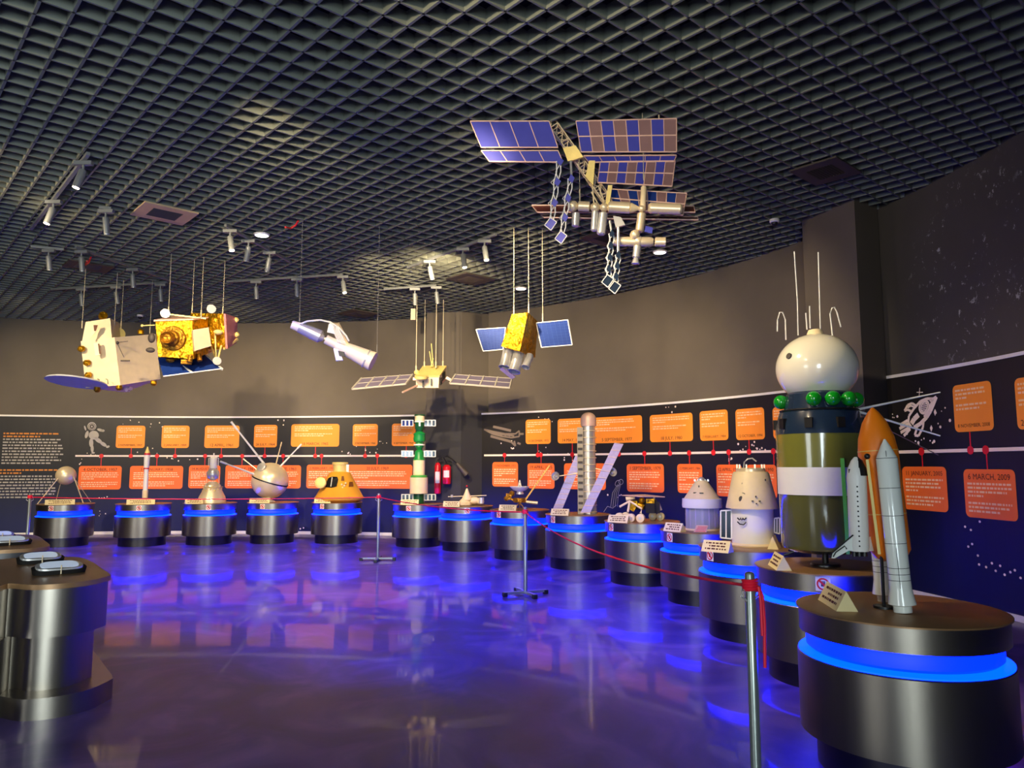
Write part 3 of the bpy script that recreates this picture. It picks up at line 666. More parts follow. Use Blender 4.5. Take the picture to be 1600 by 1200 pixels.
# 7 small cream craft
a = model(6, 'crossbar_craft_model', 'small cream spacecraft miniature with a pointed roof and thin crossbar'); q, t = a.q, a.t
m = M(); m.lathe([(.115, 0), (.12, .05), (.075, .10)], q(727, 789), n=8); m.sph(q(741, 782), .08, (1.3, .9, .8)); m.sph(q(750, 783.5), .065, (1.2, 1, .8)); m.obj('body', 'cream', a.e)
M().lathe([(.10, 0), (.05, .1), (.012, .20)], q(729.5, 781, 0), n=16).obj('pointed_roof', 'cream', a.e)
M().sph(q(729.5, 759.5), .017).obj('red_tip', 'red_mark', a.e)
m = M(); m.bar(q(700, 776), q(760, 774), .03, .012); m.obj('crossbar', 'cream', a.e)
m = M(); m.lathe([(.05, 0), (.05, .1)], q(752, 788.5, -.05)*1+Vector((0, 0, .02)), n=16); m.tube([q(706, 773), q(706, 777)], .02); m.obj('side_canister', 'silver', a.e)
# 8 dish probe
a = model(7, 'dish_probe_model', 'golden probe model topped by a white dish with a long slanted boom'); q, t = a.q, a.t
c = q(812, 765); M().lathe([(.03, -.03), (.10, -.01), (.155, .045), (.158, .05), (.10, .012), (.02, 0)], c, n=36, cap=False).obj('dish', 'white', a.e)
m = M(); m.sph(q(812, 757), .022); m.tube([q(809, 763), q(812, 750)], .006); m.tube([q(815, 763), q(812, 750)], .006); m.obj('dish_feed', 'white', a.e)
M().lathe([(.06, 0), (.045, .05)], q(812.5, 772), n=16).obj('dish_neck', 'silver', a.e)
m = M(); m.lathe([(.10, 0), (.10, .07)], q(812, 785), n=10); m.obj('bus', 'foil_dark', a.e)
m = M(); m.bar(q(821, 781, 0), q(859, 727, -.1), .022); m.obj('long_boom', 'gold_rod', a.e)
m = M(); m.cyl(q(822, 784), q(840, 786), .022, .026); m.obj('generator_boom', 'silver_warm', a.e)
m = M(); m.box(q(795, 776), (.09, .08, .10)); m.sph(q(800, 771), .045); m.sph(q(791, 779), .04); m.bar(q(798, 779), q(805, 783), .03); m.obj('instrument_platform', 'foil_dark', a.e)
m = M()
for x, d in ((803, -.1), (820, -.12), (812, .15)):
    p1 = q(x, 795, d); p1.z = .01; m.tube([q(812, 785, 0), p1], .008)
m.obj('tripod', 'gold_rod', a.e)
# 9 space telescope
a = model(8, 'space_telescope_model', 'tall silver space telescope model with two slanting lilac solar wings'); q, t = a.q, a.t
o = Vector((q(921, 806).x, 0, 0)); z_ = lambda y: q(921, y).z
M().lathe([(11.5*t, 0), (11.5*t, z_(755)), (10.6*t, z_(752)), (10.2*t, z_(666))], o, n=40).obj('tube_body', 'chrome', a.e)
R_ = 12*t; M().lathe([(R_, z_(666)), (R_, z_(655))]+[(R_*math.cos(k), z_(655)+.9*R_*math.sin(k)) for k in (.3, .6, .9, 1.2, 1.45)], o, n=36).obj('domed_lid', 'peach', a.e)
m = M()
for k in range(13): m.lathe([(11.8*t, 0), (11.8*t, .012)], o+Vector((0, 0, z_(800-k*10.5))), n=36)
m.obj('hoop_bands', 'silver_warm', a.e)
m = M(); m.box((q(906.5, 700).x, -.03, (z_(668)+0)/2), (9*t, .12, z_(668))); m.obj('side_spine', 'spine', a.e)
m = M()
for k in range(12): m.box((q(906.5, 700).x, -.095, z_(796-k*10.5)), (7*t, .02, 3.5*t))
m.obj('spine_plates', 'vent_dark', a.e)
for (w0, w1, w2, w3), dy in (((q(960, 692, -.16), q(974, 694, -.16), q(922, 801, -.16), q(907, 801, -.16)), -.16), ((q(899, 712, .14), q(912, 714, .14), q(878, 797, .14), q(863, 797, .14)), .14)):
    m = M(); m.plate([w0, w1, w2, w3], .012); pn = m.obj('solar_wing', 'solar_lilac', a.e, label='long lilac solar wing')
    m = M(); L = lambda k, aa, bb: aa+(bb-aa)*k
    for k in range(0, 11): m.bar(L(k/10, w0, w3)+Vector((0, -.01, 0)), L(k/10, w1, w2)+Vector((0, -.01, 0)), .012 if k != 5 else .04, .006)
    m.obj('wing_crossbars', 'peach', pn)
for x, y, dx in ((869, 744.5, 1), (956, 738, -1)):
    m = M(); c = q(x, y, -.05); m.lathe([(.02, -.01), (.05, .005), (.065, .03)], c, (-dx*.4, -.9, .2), n=24, cap=False); m.sph(c, .03); m.obj('dish_antenna', 'chrome', a.e)
    m = M(); m.tube([c, q(911 if dx > 0 else 930, y-6, -.02)], .007); m.obj('antenna_boom', 'silver_warm', a.e)
# 10 rover
a = model(9, 'rover_model', 'six-wheeled rover model under a flat reddish panel'); q, t = a.q, a.t
m = M(); m.plate([q(972, 774, .0), q(1005, 776, -.22), q(1039, 776.5, 0), q(1008, 773, .25)], .012); m.obj('deck_panel', 'peach', a.e)
m = M()
for x, y, d, r_ in ((968, 800, -.18, .055), (986, 804, -.24, .052), (1001, 806, -.26, .052), (1032, 799, .08, .05), (1020, 800, .15, .05), (978, 798, .12, .05)):
    c = q(x, y, d); c.z = r_
    w_ = M(); w_.lathe([(r_*.6, -.03), (r_, -.025), (r_, .025), (r_*.6, .03)], c, (.3, 1, 0), n=22); wh = w_.obj('wheel', 'cream', a.e)
    M().lathe([(r_*.35, -.036), (r_*.35, .036)], c, (.3, 1, 0), n=12).obj('hub', 'silver', wh)
m = M(); b = q(1008, 788, .02); m.box(b, (.30, .20, .12)); m.box(q(1026, 793, -.08), (.08, .06, .14)); m.box(q(1016, 794, -.14), (.11, .05, .12)); m.obj('chassis', 'mount_black', a.e)
m = M(); m.box(q(990, 787, -.1), (.09, .07, .07)); m.box(q(1016, 783, -.12), (.10, .03, .06)); m.sph(q(1003, 782, -.12), .04); m.box(q(988, 794, -.1), (.07, .05, .06), Matrix.Rotation(.5, 3, 'Y')); m.cyl(q(997, 789, -.16), q(1006, 793, -.18), .035); m.obj('foil_wrapped_box', 'foil', a.e)
m = M(); m.tube([q(968, 792, -.15), q(984, 783, -.15), q(1003, 795, -.2), q(1001, 802, -.2)], .014); m.tube([q(984, 783, -.15), q(981, 800, -.2)], .014); m.tube([q(1010, 782, 0), q(1030, 787, .05), q(1033, 797, .08)], .014); m.cyl(q(978, 780, -.05), q(992, 778, -.05), .028, .016); m.tube([q(990, 786, 0), q(990, 776, 0)], .012); m.tube([q(1022, 786, 0), q(1022, 776, 0)], .012); m.obj('suspension_arms', 'cream', a.e)
# 11 small capsule
a = model(10, 'small_capsule_model', 'small white cone capsule model over a clear plastic trunk'); q, t = a.q, a.t
o = Vector((q(1098, 828).x, 0, 0)); z_ = lambda y: q(1098, y).z
M().lathe([(27*t, z_(779)), (10*t, z_(753)), (8*t, z_(751))], o, n=36).obj('cone', 'cream', a.e)
M().lathe([(29.5*t, z_(793)), (30*t, z_(790)), (29.5*t, z_(779)), (26*t, z_(778.5))], o, n=40).obj('ring_collar', 'white', a.e)
M().lathe([(25.5*t, .02), (25.5*t, z_(793))], o, n=36, cap=False).obj('clear_trunk', 'clear_plastic', a.e, label='clear plastic trunk')
m = M()
for k in range(16):
    g_ = 2*math.pi*k/16; d = Vector((math.cos(g_), math.sin(g_), 0))*24.6*t; m.bar(o+d+Vector((0, 0, .02)), o+d+Vector((0, 0, z_(793))), .012)
m.obj('trunk_ribs', 'solar_lilac', a.e)
M().lathe([(26*t, 0), (26*t, .02)], o, n=36).obj('base_plate', 'cream', a.e)
m = M()
for k in range(5): m.box(o+Vector(((k-2)*.035, 0, z_(750.5))), (.018, .02, .022))
m.sph(o+Vector((0, 0, z_(751))), .04); m.obj('docking_pins', 'silver', a.e)
m = M()
for x, y, w_, h_ in ((1092, 760, 1.5, 3), (1086, 770, 5, 1.5), (1096, 770.5, 6, 1.5), (1079, 771.5, 1.5, 2)): 
    dd = -(10+(y-753)/26*17)*t*math.sqrt(max(0, 1-((x-1098)/(10+(y-753)/26*17))**2))-.008; p = q(x, y, dd); m.box(p, (w_*t, .006, h_*t))
m.obj('window_slots', 'black', a.e)
m = M(); m.plate([q(1081, 830, -.33), q(1098, 835, -.35), q(1103, 823, -.25), q(1088, 821, -.22)], .004); sp_ = m.obj('loose_note', 'peach', None); sp_.matrix_world = a.e.matrix_world
bpy.data.objects.remove(sp_)
nt_ = thing('info_note', 'small pinkish printed note leaning before the clear plastic trunk capsule', 'note', at(1093, 832, .7515), -a.phi)
M().plate([(-.06, -.02, .004), (.07, -.02, .004), (.09, .05, .07), (-.03, .05, .07)], .004).obj('paper', 'peach', nt_, smooth=False)
m = M()
for k in range(4): m.plate([(-.04+k*.008, -.016+k*.015, .011+k*.014), (.06+k*.006, -.016+k*.015, .011+k*.014), (.06+k*.006, -.013+k*.015, .016+k*.014), (-.04+k*.008, -.013+k*.015, .016+k*.014)], .002)
m.obj('printed_lines', 'red_mark', nt_, smooth=False)
# 12 large capsule
a = model(11, 'large_capsule_model', 'large cream cone capsule model on a white drum with side wing panels'); q, t = a.q, a.t
o = Vector((q(1177, 853).x, 0, 0)); z_ = lambda y: q(1177, y).z
M().lathe([(38.5*t, z_(794)), (38.5*t, z_(792)), (27*t, z_(740)), (25*t, z_(737))], o, n=48).obj('cone', 'cream', a.e)
M().lathe([(31*t, .02), (31*t, z_(794))], o, n=48).obj('drum', 'white', a.e)
m = M(); m.lathe([(22*t, z_(738)), (22*t, z_(733)), (20*t, z_(731))], o, n=30); 
for k in range(10): g_ = k*.63; m.box(o+Vector((20*t*math.cos(g_), 20*t*math.sin(g_), z_(730))), (.012, .012, .05))
m.obj('docking_ring', 'silver_warm', a.e)
m = M(); m.tube([o+Vector((-10.5*t+0, 0, z_(733))), o+Vector((-9*t, 0, z_(722))), o+Vector((-4*t, 0, z_(717))), o+Vector((3*t, 0, z_(716))), o+Vector((9*t, 0, z_(721)))], .006); m.obj('handle_hoop', 'silver', a.e)
def oncone(x, y, r0=27, y0=740, r1=38.5, y1=792):
    R__ = r0+(y-y0)/(y1-y0)*(r1-r0); return q(x, y, -R__*t*math.sqrt(max(0, 1-((x-1177)/R__)**2))-.008)
m = M()
for x, y, w_, h_ in ((1160, 756, 2, 3), (1196, 750, 2, 3), (1181, 776, 2, 2.5), (1176, 783, 3, 1.6), (1187, 783, 3, 1.6), (1182, 787, 2, 2)): m.box(oncone(x, y), (w_*t, .008, h_*t))
m.sph(oncone(1158, 780), 3.4*t, (1, .25, 1.4), 16, 10); m.obj('window_ports', 'vent_dark', a.e)
m = M(); m.tube([oncone(1151+6.5*(1-math.cos(k*math.pi/6)), 772-2*math.sin(k*math.pi/6)) for k in range(7)], .003); m.tube([oncone(1151, 772), oncone(1151, 790)], .003); m.obj('door_outline', 'vent_dark', a.e)
m = M()
for x0, s_ in ((1152, 1), (1166, -1)):
    m.tube([q(x0, 809, -.18), q(x0+s_*3, 812, -.18), q(x0+s_*6, 810.5, -.18)], .006)
m.tube([q(1152, 815, -.18), q(1156, 819, -.18), q(1162, 820, -.18), q(1166, 816, -.18)], .005); m.tube([q(1157, 809, -.18), q(1159, 813, -.18), q(1161, 809, -.18)], .006); m.obj('swirl_emblem', 'black', a.e, label='small curled dark emblem')
for x0, x1, y0, y1 in ((1126, 1143, 797, 842), (1210, 1218, 809, 834)):
    m = M(); pts = [q(x0, y0+1, -.04), q(x1, y0, -.04), q(x1, y1, -.04), q(x0, y1-2, -.04)]
    m.plate([p+Vector((0, .008, 0)) for p in pts], .006); pn = m.obj('side_wing', 'blue_dark', a.e)
    m = M()
    for i_ in range(4): m.bar(pts[i_], pts[(i_+1) % 4], .012)
    m.bar((pts[0]+pts[1])/2, (pts[2]+pts[3])/2, .01); m.obj('wing_frame', 'white', pn)
M().lathe([(33*t, 0), (34*t, .012), (31*t, .03)], o, n=40).obj('base_plate', 'cream', a.e)
# 13 olive spacecraft
a = model(12, 'ball_topped_spacecraft_model', 'big olive cylinder spacecraft model with a cream ball and green tanks'); q, t = a.q, a.t
ax0 = q(1290, 884); o = Vector((ax0.x, 0, 0)); z_ = lambda y: q(1280, y).z
M().lathe([(.10, 0), (.10, .01), (.095, .018)], o, n=32).obj('stand_base', 'steel_dark', a.e)
M().lathe([(.022, .01), (.022, z_(862))], o, n=16).obj('stand_post', 'black', a.e)
zb = z_(862)
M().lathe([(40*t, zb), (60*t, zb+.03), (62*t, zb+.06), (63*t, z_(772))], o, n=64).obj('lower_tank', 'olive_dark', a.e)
M().lathe([(64.5*t, z_(772)), (64.5*t, z_(730))], o, n=64).obj('white_band', 'white', a.e, label='broad off-white band')
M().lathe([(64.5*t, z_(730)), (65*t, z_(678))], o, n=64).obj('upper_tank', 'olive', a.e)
M().lathe([(65.4*t, z_(679)), (64*t, z_(665)), (58*t, z_(645)), (51*t, z_(640)), (47*t, z_(617)), (40*t, z_(610))], o, n=64).obj('service_section', 'blue_dark', a.e, label='glossy dark blue tapered section')
m = M()
for k in range(9):
    g_ = 2*math.pi*k/9+.3; d = Vector((math.cos(g_), math.sin(g_), 0)); m.box(o+d*62*t+Vector((0, 0, z_(663))), (.05, .05, .07), Matrix.Rotation(g_, 3, 'Z'))
m.tube([o+Vector((57*t*math.cos(k*.3), 57*t*math.sin(k*.3), z_(642))) for k in range(22)], .006); m.obj('equipment_boxes', 'mount_black', a.e)
cz = z_(576); M().sph(o+Vector((0, 0, cz)), 61*t, (1, 1, .90), 56, 32).obj('ball_cabin', 'cream_gloss', a.e, label='glossy cream ball')
m = M(); dd = Vector((-.62, -.72, .26)).normalized(); m.lathe([(.022, -.01), (.022, .006)], o+Vector((0, 0, cz))+dd*61*t, dd, n=20); m.obj('porthole', 'vent_dark', a.e)
M().lathe([(14*t, 0), (10*t, .045), (6*t, .05)], o+Vector((0, 0, z_(525))), n=20).obj('top_cap', 'cream', a.e)
for bx, dd in ((1211, -.02), (1221, .18), (1272, -.235), (1300, -.22), (1323, -.15), (1338, -.05), (1335, .12), (1300, .23), (1255, .24)):
    # tanks hang in a ring around the neck
    p = q(bx, 627, dd); d2 = Vector((p.x-o.x, p.y, 0)); d2.normalize(); M().sph(o+d2*(.252)+Vector((0, 0, z_(627))), 11.3*t, n=28, m=16).obj('green_tank', 'green', a.e, label='glossy green ball tank')
for pts in ([(1247, 524), (1246, 470), (1241, 393)], [(1282, 522), (1280, 450), (1278.5, 394)], [(1261, 515), (1259, 489)], [(1266, 513), (1265, 478)], [(1228, 531), (1227, 500), (1223, 488), (1218, 488), (1215, 500), (1214.5, 518)], [(1301, 526), (1297, 490), (1300, 481), (1304, 480), (1308, 489), (1314, 511)]):
    m = M(); m.tube([q(x, y) for x, y in pts], .0042 if pts[0][1] > 516 and len(pts) < 5 else .0048); m.obj('antenna_wire', 'white', a.e)
for p1 in ((1469, 613, .1), (1469, 681, .1), (1466, 711, .3)):
    m = M(); m.cyl(q(1334, 641), q(*p1), .009, .005, 8) if p1[1] < 700 else m.cyl(q(1334, 645), q(*p1), .004, .003, 8); m.obj('antenna_rod', 'white' if p1[1] < 700 else 'solar_brown', a.e)
m = M(); m.bar(q(1316, 716, -.27), q(1325, 866, -.27), .024, .01); m.obj('green_strip', 'green_bar', a.e)
m = M(); m.tube([q(1233, 860, -.1), q(1240, 862, -.15), q(1225, 868, -.15)], .008); m.obj('stand_cable', 'black', a.e)
# 14 shuttle stack
a = model(13, 'shuttle_stack_model', 'orange fuel tank model with white boosters and winged orbiter'); q, t = a.q, a.t
et0, et1 = q(1393, 876, .02), q(1363, 637, .02); L = (et1-et0).length
M().lathe([(12*t, 0), (22*t, .02*L), (29*t, .07*L), (29*t, .70*L), (26*t, .80*L), (18*t, .90*L), (8*t, .97*L), (1.5*t, L)], et0, et1-et0, n=48).obj('fuel_tank', 'orange', a.e, label='pointed orange fuel tank')
m = M()
for k in (.71, .3): m.lathe([(29.2*t, k*L), (29.2*t, k*L+.004)], et0, et1-et0, n=48)
m.obj('tank_seams', 'yellow_rod', a.e)
m = M(); m.bar(q(1374, 866, -.14), q(1355, 718, -.14), .013, .013); m.obj('feed_pipe', 'yellow_rod', a.e); m = M(); m.sph(q(1355, 713, -.14), .014); m.obj('pipe_end', 'black', a.e)
for (b0, b1, k_) in (((1411, 955, -.135), (1382, 686, -.135), 0), ((1385, 944, .15), (1360, 690, .15), 1)):
    p0, p1 = q(*b0), q(*b1); L2 = (p1-p0).length; r_ = 14.8*t
    p0.z = .004 if p0.z < .1 else p0.z
    L2 = (p1-p0).length
    bo = M().lathe([(r_*.85, 0), (r_*.85, .035*L2), (r_*1.28, .045*L2), (r_*1.02, .13*L2), (r_, .2*L2), (r_, .885*L2), (r_*.45, .96*L2), (r_*.08, L2)], p0, p1-p0, n=40).obj('booster', 'white_gloss', a.e, label='tall white booster')
    m = M()
    for kk in (.13, .155, .18, .215, .25, .39, .55, .71, .885): m.lathe([(r_*1.012, kk*L2), (r_*1.012, kk*L2+.0025)], p0, p1-p0, n=40, cap=False)
    d_ = (p1-p0).normalized(); sd = d_.cross(Vector((.12, 1, 0))).normalized()*0+Vector((0, -1, 0)); sd = (sd-d_*sd.dot(d_)).normalized()
    m.bar(p0+d_*.14*L2+sd*r_*1.01, p0+d_*.93*L2+sd*r_*.9, .0025, .002); m.obj('panel_lines', 'black_line', bo)
# orbiter
p0, p1 = q(1343, 861, -.12), q(1337, 714, -.12); ax_ = (p1-p0); L3 = ax_.length; r_ = 14*t
M().lathe([(r_*.92, 0), (r_, .05*L3), (r_, .80*L3), (r_*.85, .88*L3), (r_*.5, .96*L3), (r_*.15, L3)], p0, ax_, n=36).obj('orbiter_body', 'white', a.e)
m = M(); d_ = ax_.normalized()
m.lathe([(r_*1.03, .80*L3), (r_*.88, .885*L3), (r_*.52, .963*L3), (r_*.1, L3*1.003)], p0+Vector((.006, .004, 0)), ax_, n=36); m.obj('dark_nose', 'black', a.e)
m = M(); m.box(p0+d_*.86*L3+Vector((-.028, -.02, -.005)), (.012, .02, .02)); m.obj('cockpit_window', 'black_line', a.e)
m = M()
for k in range(13): m.sph(p0+d_*L3*(.06+.052*k)+Vector((.003, -r_*.99, 0)), .0042, n=8, m=6)
m.obj('round_ports', 'black', a.e)
m = M(); m.plate([q(1340, 842, -.14), q(1333, 836, -.15), q(1300, 864, -.17), q(1298, 872, -.17), q(1304, 872, -.17), q(1326, 860, -.15), q(1338, 862, -.14)], .012); wg = m.obj('left_wing', 'white_gloss', a.e)
m = M(); wp = [q(1333, 836, -.163), q(1300, 864, -.183), q(1298, 872, -.183)]; m.tube(wp, .0035); m.tube([q(1302, 870, -.183), q(1306, 863, -.183), q(1320, 853, -.166), q(1323, 858, -.166)], .003); m.obj('wing_edging', 'black', wg)
m = M(); m.plate([q(1350, 842, -.08), q(1360, 838, -.02), q(1368, 860, -.02), q(1352, 862, -.08)], .012); m.obj('right_wing', 'white_gloss', a.e)
m = M()
for x in (1335, 1343, 1351): m.cyl(q(x, 861, -.12), q(x, 869, -.12), .010, .014)
m.obj('engine_nozzles', 'black', a.e)
m = M(); e0 = q(1381, 940, -.04); e0.z = 0; m.tube([e0, Vector((e0.x, e0.y, et0.z+.03))], .008); m.lathe([(.05, 0), (.05, .012)], e0, n=24); m.obj('support_rod', 'black', a.e)

# ---------------------------------------------------------------- hanging craft
def hang(name, label, px, py, depth):
    d = ray(px, py); k = depth/d.y; return A(name, label, 'hanging space model', (d.x*k, d.y*k, H+d.z*k))
def loftbox(m, f, dy):   # f: front outline (local points), pushed back by dy
    b = [p+Vector(dy) for p in f]; m.loft(f, b)
# 1 cream box orbiter with dish
a = hang('cream_orbiter', 'cream box satellite with a big grey dish hanging at the far left', 178, 560, 11.7); q, t = a.q, a.t
m = M(); B1, B2, B3, B4 = q(126, 533, -.1), q(179, 527, -.25), q(188, 602, -.25), q(134, 606, -.1)
T1, T2 = q(176, 529, -.25), q(243, 522, .2); T3 = q(251, 592, .2)
back = Vector((.12, .85, 0))
m.add([B1, B2, B3, B4, T2, T3, B1+Vector((.55, .75, .02)), B4+Vector((.55, .75, .02))], [(0, 1, 2, 3), (1, 4, 5, 2), (0, 6, 4, 1), (3, 2, 5, 7), (0, 3, 7, 6), (4, 6, 7, 5)])
m.obj('main_box', 'cream', a.e, smooth=False)
m = M(); f = [q(128, 534, -.1), q(175, 529, -.22), q(172, 497, -.16), (q(134, 503, -.08))]; loftbox(m, f, (.15, .45, 0)); m.obj('upper_box', 'cream', a.e, smooth=False)
m = M()
for pts in ([(140, 529), (150, 517), (153, 507), (146, 508), (142, 519)], [(146, 536), (155, 536), (157, 554), (149, 556)]):
    m.plate([q(x, y, -.26) for x, y in pts], .02)
m.obj('window_recess', 'silver_warm', a.e)
m = M(); m.plate([q(146, 508, -.28), q(153, 508, -.28), q(150, 517, -.28), q(147, 517, -.28)], .01); m.plate([q(153, 537, -.28), q(155, 537, -.28), q(157, 553, -.28), q(155, 553, -.28)], .01); m.obj('window_trim', 'brown', a.e)
m = M(); m.lathe([(21*t*2, 0), (20*t*2, .025), (14*t, .03)], q(120, 598, -.35), (.10, .10, 1), n=48); m.obj('dish', 'dish_gray', a.e, label='flat grey dish')
m = M(); m.lathe([(10.5*t, 0), (10.5*t, .05)], q(184, 523, .25), (.1, -1, .2), n=30); m.obj('drum_antenna', 'gold_cream', a.e)
m = M(); m.lathe([(6.2*t, 0), (6.2*t, .06)], q(160, 495, .05), (.3, -1, .4), n=24); m.obj('yellow_disc', 'foil', a.e)
for x, y, d in ((127, 545, -.15), (136, 567, -.15), (138, 586, -.15), (152, 608, -.2), (186, 605, -.2), (240, 598, .1), (220, 519, .2)):
    m = M(); m.lathe([(.045, -.03), (.05, .02), (.025, .05)], q(x, y, d), (-.5, -.4, -.2) if x < 140 else (0, 0, -1 if y > 550 else 1), n=16); m.obj('thruster_nozzle', 'foil', a.e)
m = M()
for x, y in ((192, 608), (197, 606), (203, 607), (199, 610)): m.box(q(x, y, 0), (.06, .05, .05), Matrix.Rotation(x*.7, 3, 'Z'))
m.obj('instrument_bundle', 'solar_lilac', a.e)
m = M(); m.tube([q(183, 536, -.28), q(195, 561, -.16)], .004); m.tube([q(184, 535, -.28), q(200, 533, -.14)], .003)
for k in range(7): m.box(q(189.5+k*2.1, 563.5, -.2+.0137*k-.03), (.016, .004, .02))
m.sph(q(183.5, 535.5, -.28), .025, n=10, m=6); m.obj('printed_callout', 'vent_dark', a.e)
m = M()
for x in (153, 166): m.tube([q(x-1, 592, -.3), q(x+2, 593, -.3), q(x+3, 600, -.3)], .006)
m.obj('bracket_hooks', 'black_line', a.e)
a.wires([q(128, 513, -.05), q(178.5, 513, 0), q(189, 513, .5), q(234, 522, .3)])
# 2 gold foil orbiter
a = hang('gold_foil_orbiter', 'gold foil satellite with a pink side and blue wing beside the cream box satellite', 295, 535, 10.7); q, t = a.q, a.t
m = M(); F1, F2, F3, F4 = q(243, 502, -.25), q(300, 500, -.3), q(302, 561, -.3), q(247, 557, -.25); S2, S3 = q(325, 498, .1), q(325, 552, .1); D_ = Vector((.15, .55, 0))
m.add([F1, F2, F3, F4, S2, S3, F1+Vector((.3, .5, 0)), F4+Vector((.3, .5, 0))], [(0, 1, 2, 3), (1, 4, 5, 2), (0, 6, 4, 1), (3, 2, 5, 7), (0, 3, 7, 6), (4, 6, 7, 5)]); m.obj('gold_box', 'foil', a.e, smooth=False)
m = M(); m.plate([q(240, 501, -.27), q(302, 499, -.32), q(326, 496, .1), q(268, 495, .25)], .02); m.obj('top_panel', 'peach', a.e)
m = M(); G1, G2, G3, G4 = q(298, 489, .3), q(350, 490, .0), q(353, 545, .0), q(300, 546, .3); H2, H3 = q(369, 497, .4), q(368, 536, .4)
m.add([G1, G2, G3, G4, H2, H3, G1+Vector((.2, .5, 0)), G4+Vector((.2, .5, 0))], [(0, 1, 2, 3), (0, 6, 4, 1), (3, 2, 5, 7), (0, 3, 7, 6), (4, 6, 7, 5)]); m.obj('second_gold_box', 'foil', a.e, smooth=False)
m = M(); m.plate([q(351, 490, -.02), q(370, 497, .38), q(368, 536, .38), q(354, 545, -.02)], .03); m.obj('pink_side_panel', 'pink_foil', a.e)
m = M(); c = q(270, 529, -.28)
m.lathe([(19*t, 0), (18*t, .03), (12*t, .05), (11*t, .11), (8.5*t, .13), (7*t, .24), (9*t, .27), (8.5*t, .29), (5*t, .25)], c, (-.28, -1, -.12), n=36); m.obj('engine_nozzle', 'foil_dark', a.e)
m = M(); m.plate([q(300, 516, -.42), q(325, 512, -.36), q(329, 541, -.36), q(303, 549, -.42)], .06); m.obj('patch_antenna', 'silver_warm', a.e)
for x, y, r_ in ((258, 490, 7), (330, 483, 7), (339, 564, 6.5)):
    m = M(); m.lathe([(r_*t, 0), (r_*t, .015)], q(x, y, -.1), (.1, -1, .05), n=28); m.obj('round_antenna_disc', 'silver', a.e)
m = M(); m.bar(q(262, 491, -.08), q(322, 498, -.1), .02); m.bar(q(336, 520, .0), q(337, 560, -.08), .02); m.bar(q(329, 538, .05), q(337, 560, -.08), .02); m.bar(q(346, 540, 0), q(341, 560, -.08), .02); m.bar(q(350, 545, 0), q(371, 530, .35), .03); m.obj('brace_struts', 'gold_cream', a.e)
m = M(); m.plate([q(247, 560, .1), q(322, 555, .3), q(346, 576, -.1), q(255, 588, -.2)], .02); pn = m.obj('solar_wing', 'solar', a.e, label='deep blue solar wing')
m = M(); m.bar(q(286, 572, 0), q(300, 582, -.17), .025); m.bar(q(322, 556, .28), q(347, 577, -.12), .03); m.bar(q(255, 588, -.22), q(346, 576, -.12), .015); m.obj('wing_frame', 'white', pn)
m = M(); m.sph(q(266, 563, -.1), .06, (1, 1, .6)); m.box(q(291, 566, -.2), (.14, .12, .06)); m.cyl(q(298, 555, -.3), q(296, 566, -.32), .03, .04); m.cyl(q(311, 553, -.2), q(312, 564, -.22), .03, .035); m.obj('underside_units', 'foil_dark', a.e)
m = M(); m.sph(q(237, 528, -.2), 8*t*.6, (1.1, 1, 1.6)); m.sph(q(235, 547, -.2), 8*t*.5, (1.6, 1, 1)); m.obj('dark_side_unit', 'vent_dark', a.e)
m = M(); m.bar(q(242, 508, -.2), q(222, 509, -.25), .015); m.sph(q(222, 509, -.25), .02); m.sph(q(341, 519, -.1), .05, (1.3, 1, .8)); m.sph(q(370, 523, .3), .04); m.sph(q(369, 500, .3), .04); m.obj('small_thrusters', 'gold_cream', a.e)
a.wires([q(263, 492, 0), q(300, 489, .2), q(314, 497, .0), q(348, 491, .1)])
# 3 white cylinder station
a = hang('module_station', 'white cylinder space station model tilting down to the right', 525, 535, 9.2); q, t = a.q, a.t
def seg(nm, mt, p0, p1, r0, r1=None, dy=(0, 0)): 
    m = M(); m.cyl(q(p0[0], p0[1], dy[0]), q(p1[0], p1[1], dy[1]), r0*t, (r1 or r0)*t, 32); return m.obj(nm, mt, a.e)
K('white_warm', (240, 228, 196), .4, .1)
seg('docking_module', 'white_warm', (456, 507), (469, 512), 6.5, 8); seg('service_module', 'silver', (468, 511), (500, 526), 9, 10.5); seg('taper_module', 'silver', (500, 526), (506, 529), 10.5, 4); seg('joint_rod', 'white_warm', (504, 528), (512, 531), 2)
seg('node_module', 'white_warm', (509, 530), (527, 539), 7.5); seg('large_module', 'white_warm', (527, 539), (583, 565), 9, 15.5, (0, -.1)); seg('end_ring', 'silver', (571, 559.5), (573, 560.5), 15.2, 15.4, (-.08, -.08))
m = M(); m.plate([q(517, 505, -.05), q(529, 505, -.1), q(545, 535, -.05), q(535, 540, .05), q(526, 530, .05)], .03); m.obj('radiator_panel', 'silver_warm', a.e)
m = M(); 
for k in range(6): m.bar(q(518+k*2, 507+k*1, -.12), q(528+k*2.6, 534+k*1, -.12), .008)
m.obj('radiator_ribs', 'white', a.e)
m = M(); m.plate([q(511, 519, -.1), q(523, 522, -.1), q(519, 505, -.1), (q(514, 506, -.1))], .02); m.plate([q(521, 545, -.05), q(529, 546, -.05), q(536, 563, -.1), q(525, 564, -.1)], .02); m.obj('white_flap', 'white', a.e)
m = M(); m.plate([q(528, 548, -.12), q(538, 550, -.12), q(540, 557, -.12), q(530, 556, -.12)], .02); m.obj('dark_hatch', 'black', a.e)
m = M(); m.tube([q(470, 506, -.05), q(480, 502, -.1), q(500, 500, -.1), q(515, 503, -.1), q(530, 512, -.12), q(541, 525, -.12), q(545, 533, -.1)], .012); m.obj('bent_arm', 'white', a.e)
a.wires([q(468, 503), q(589, 553)], 'wire_gray', .003)
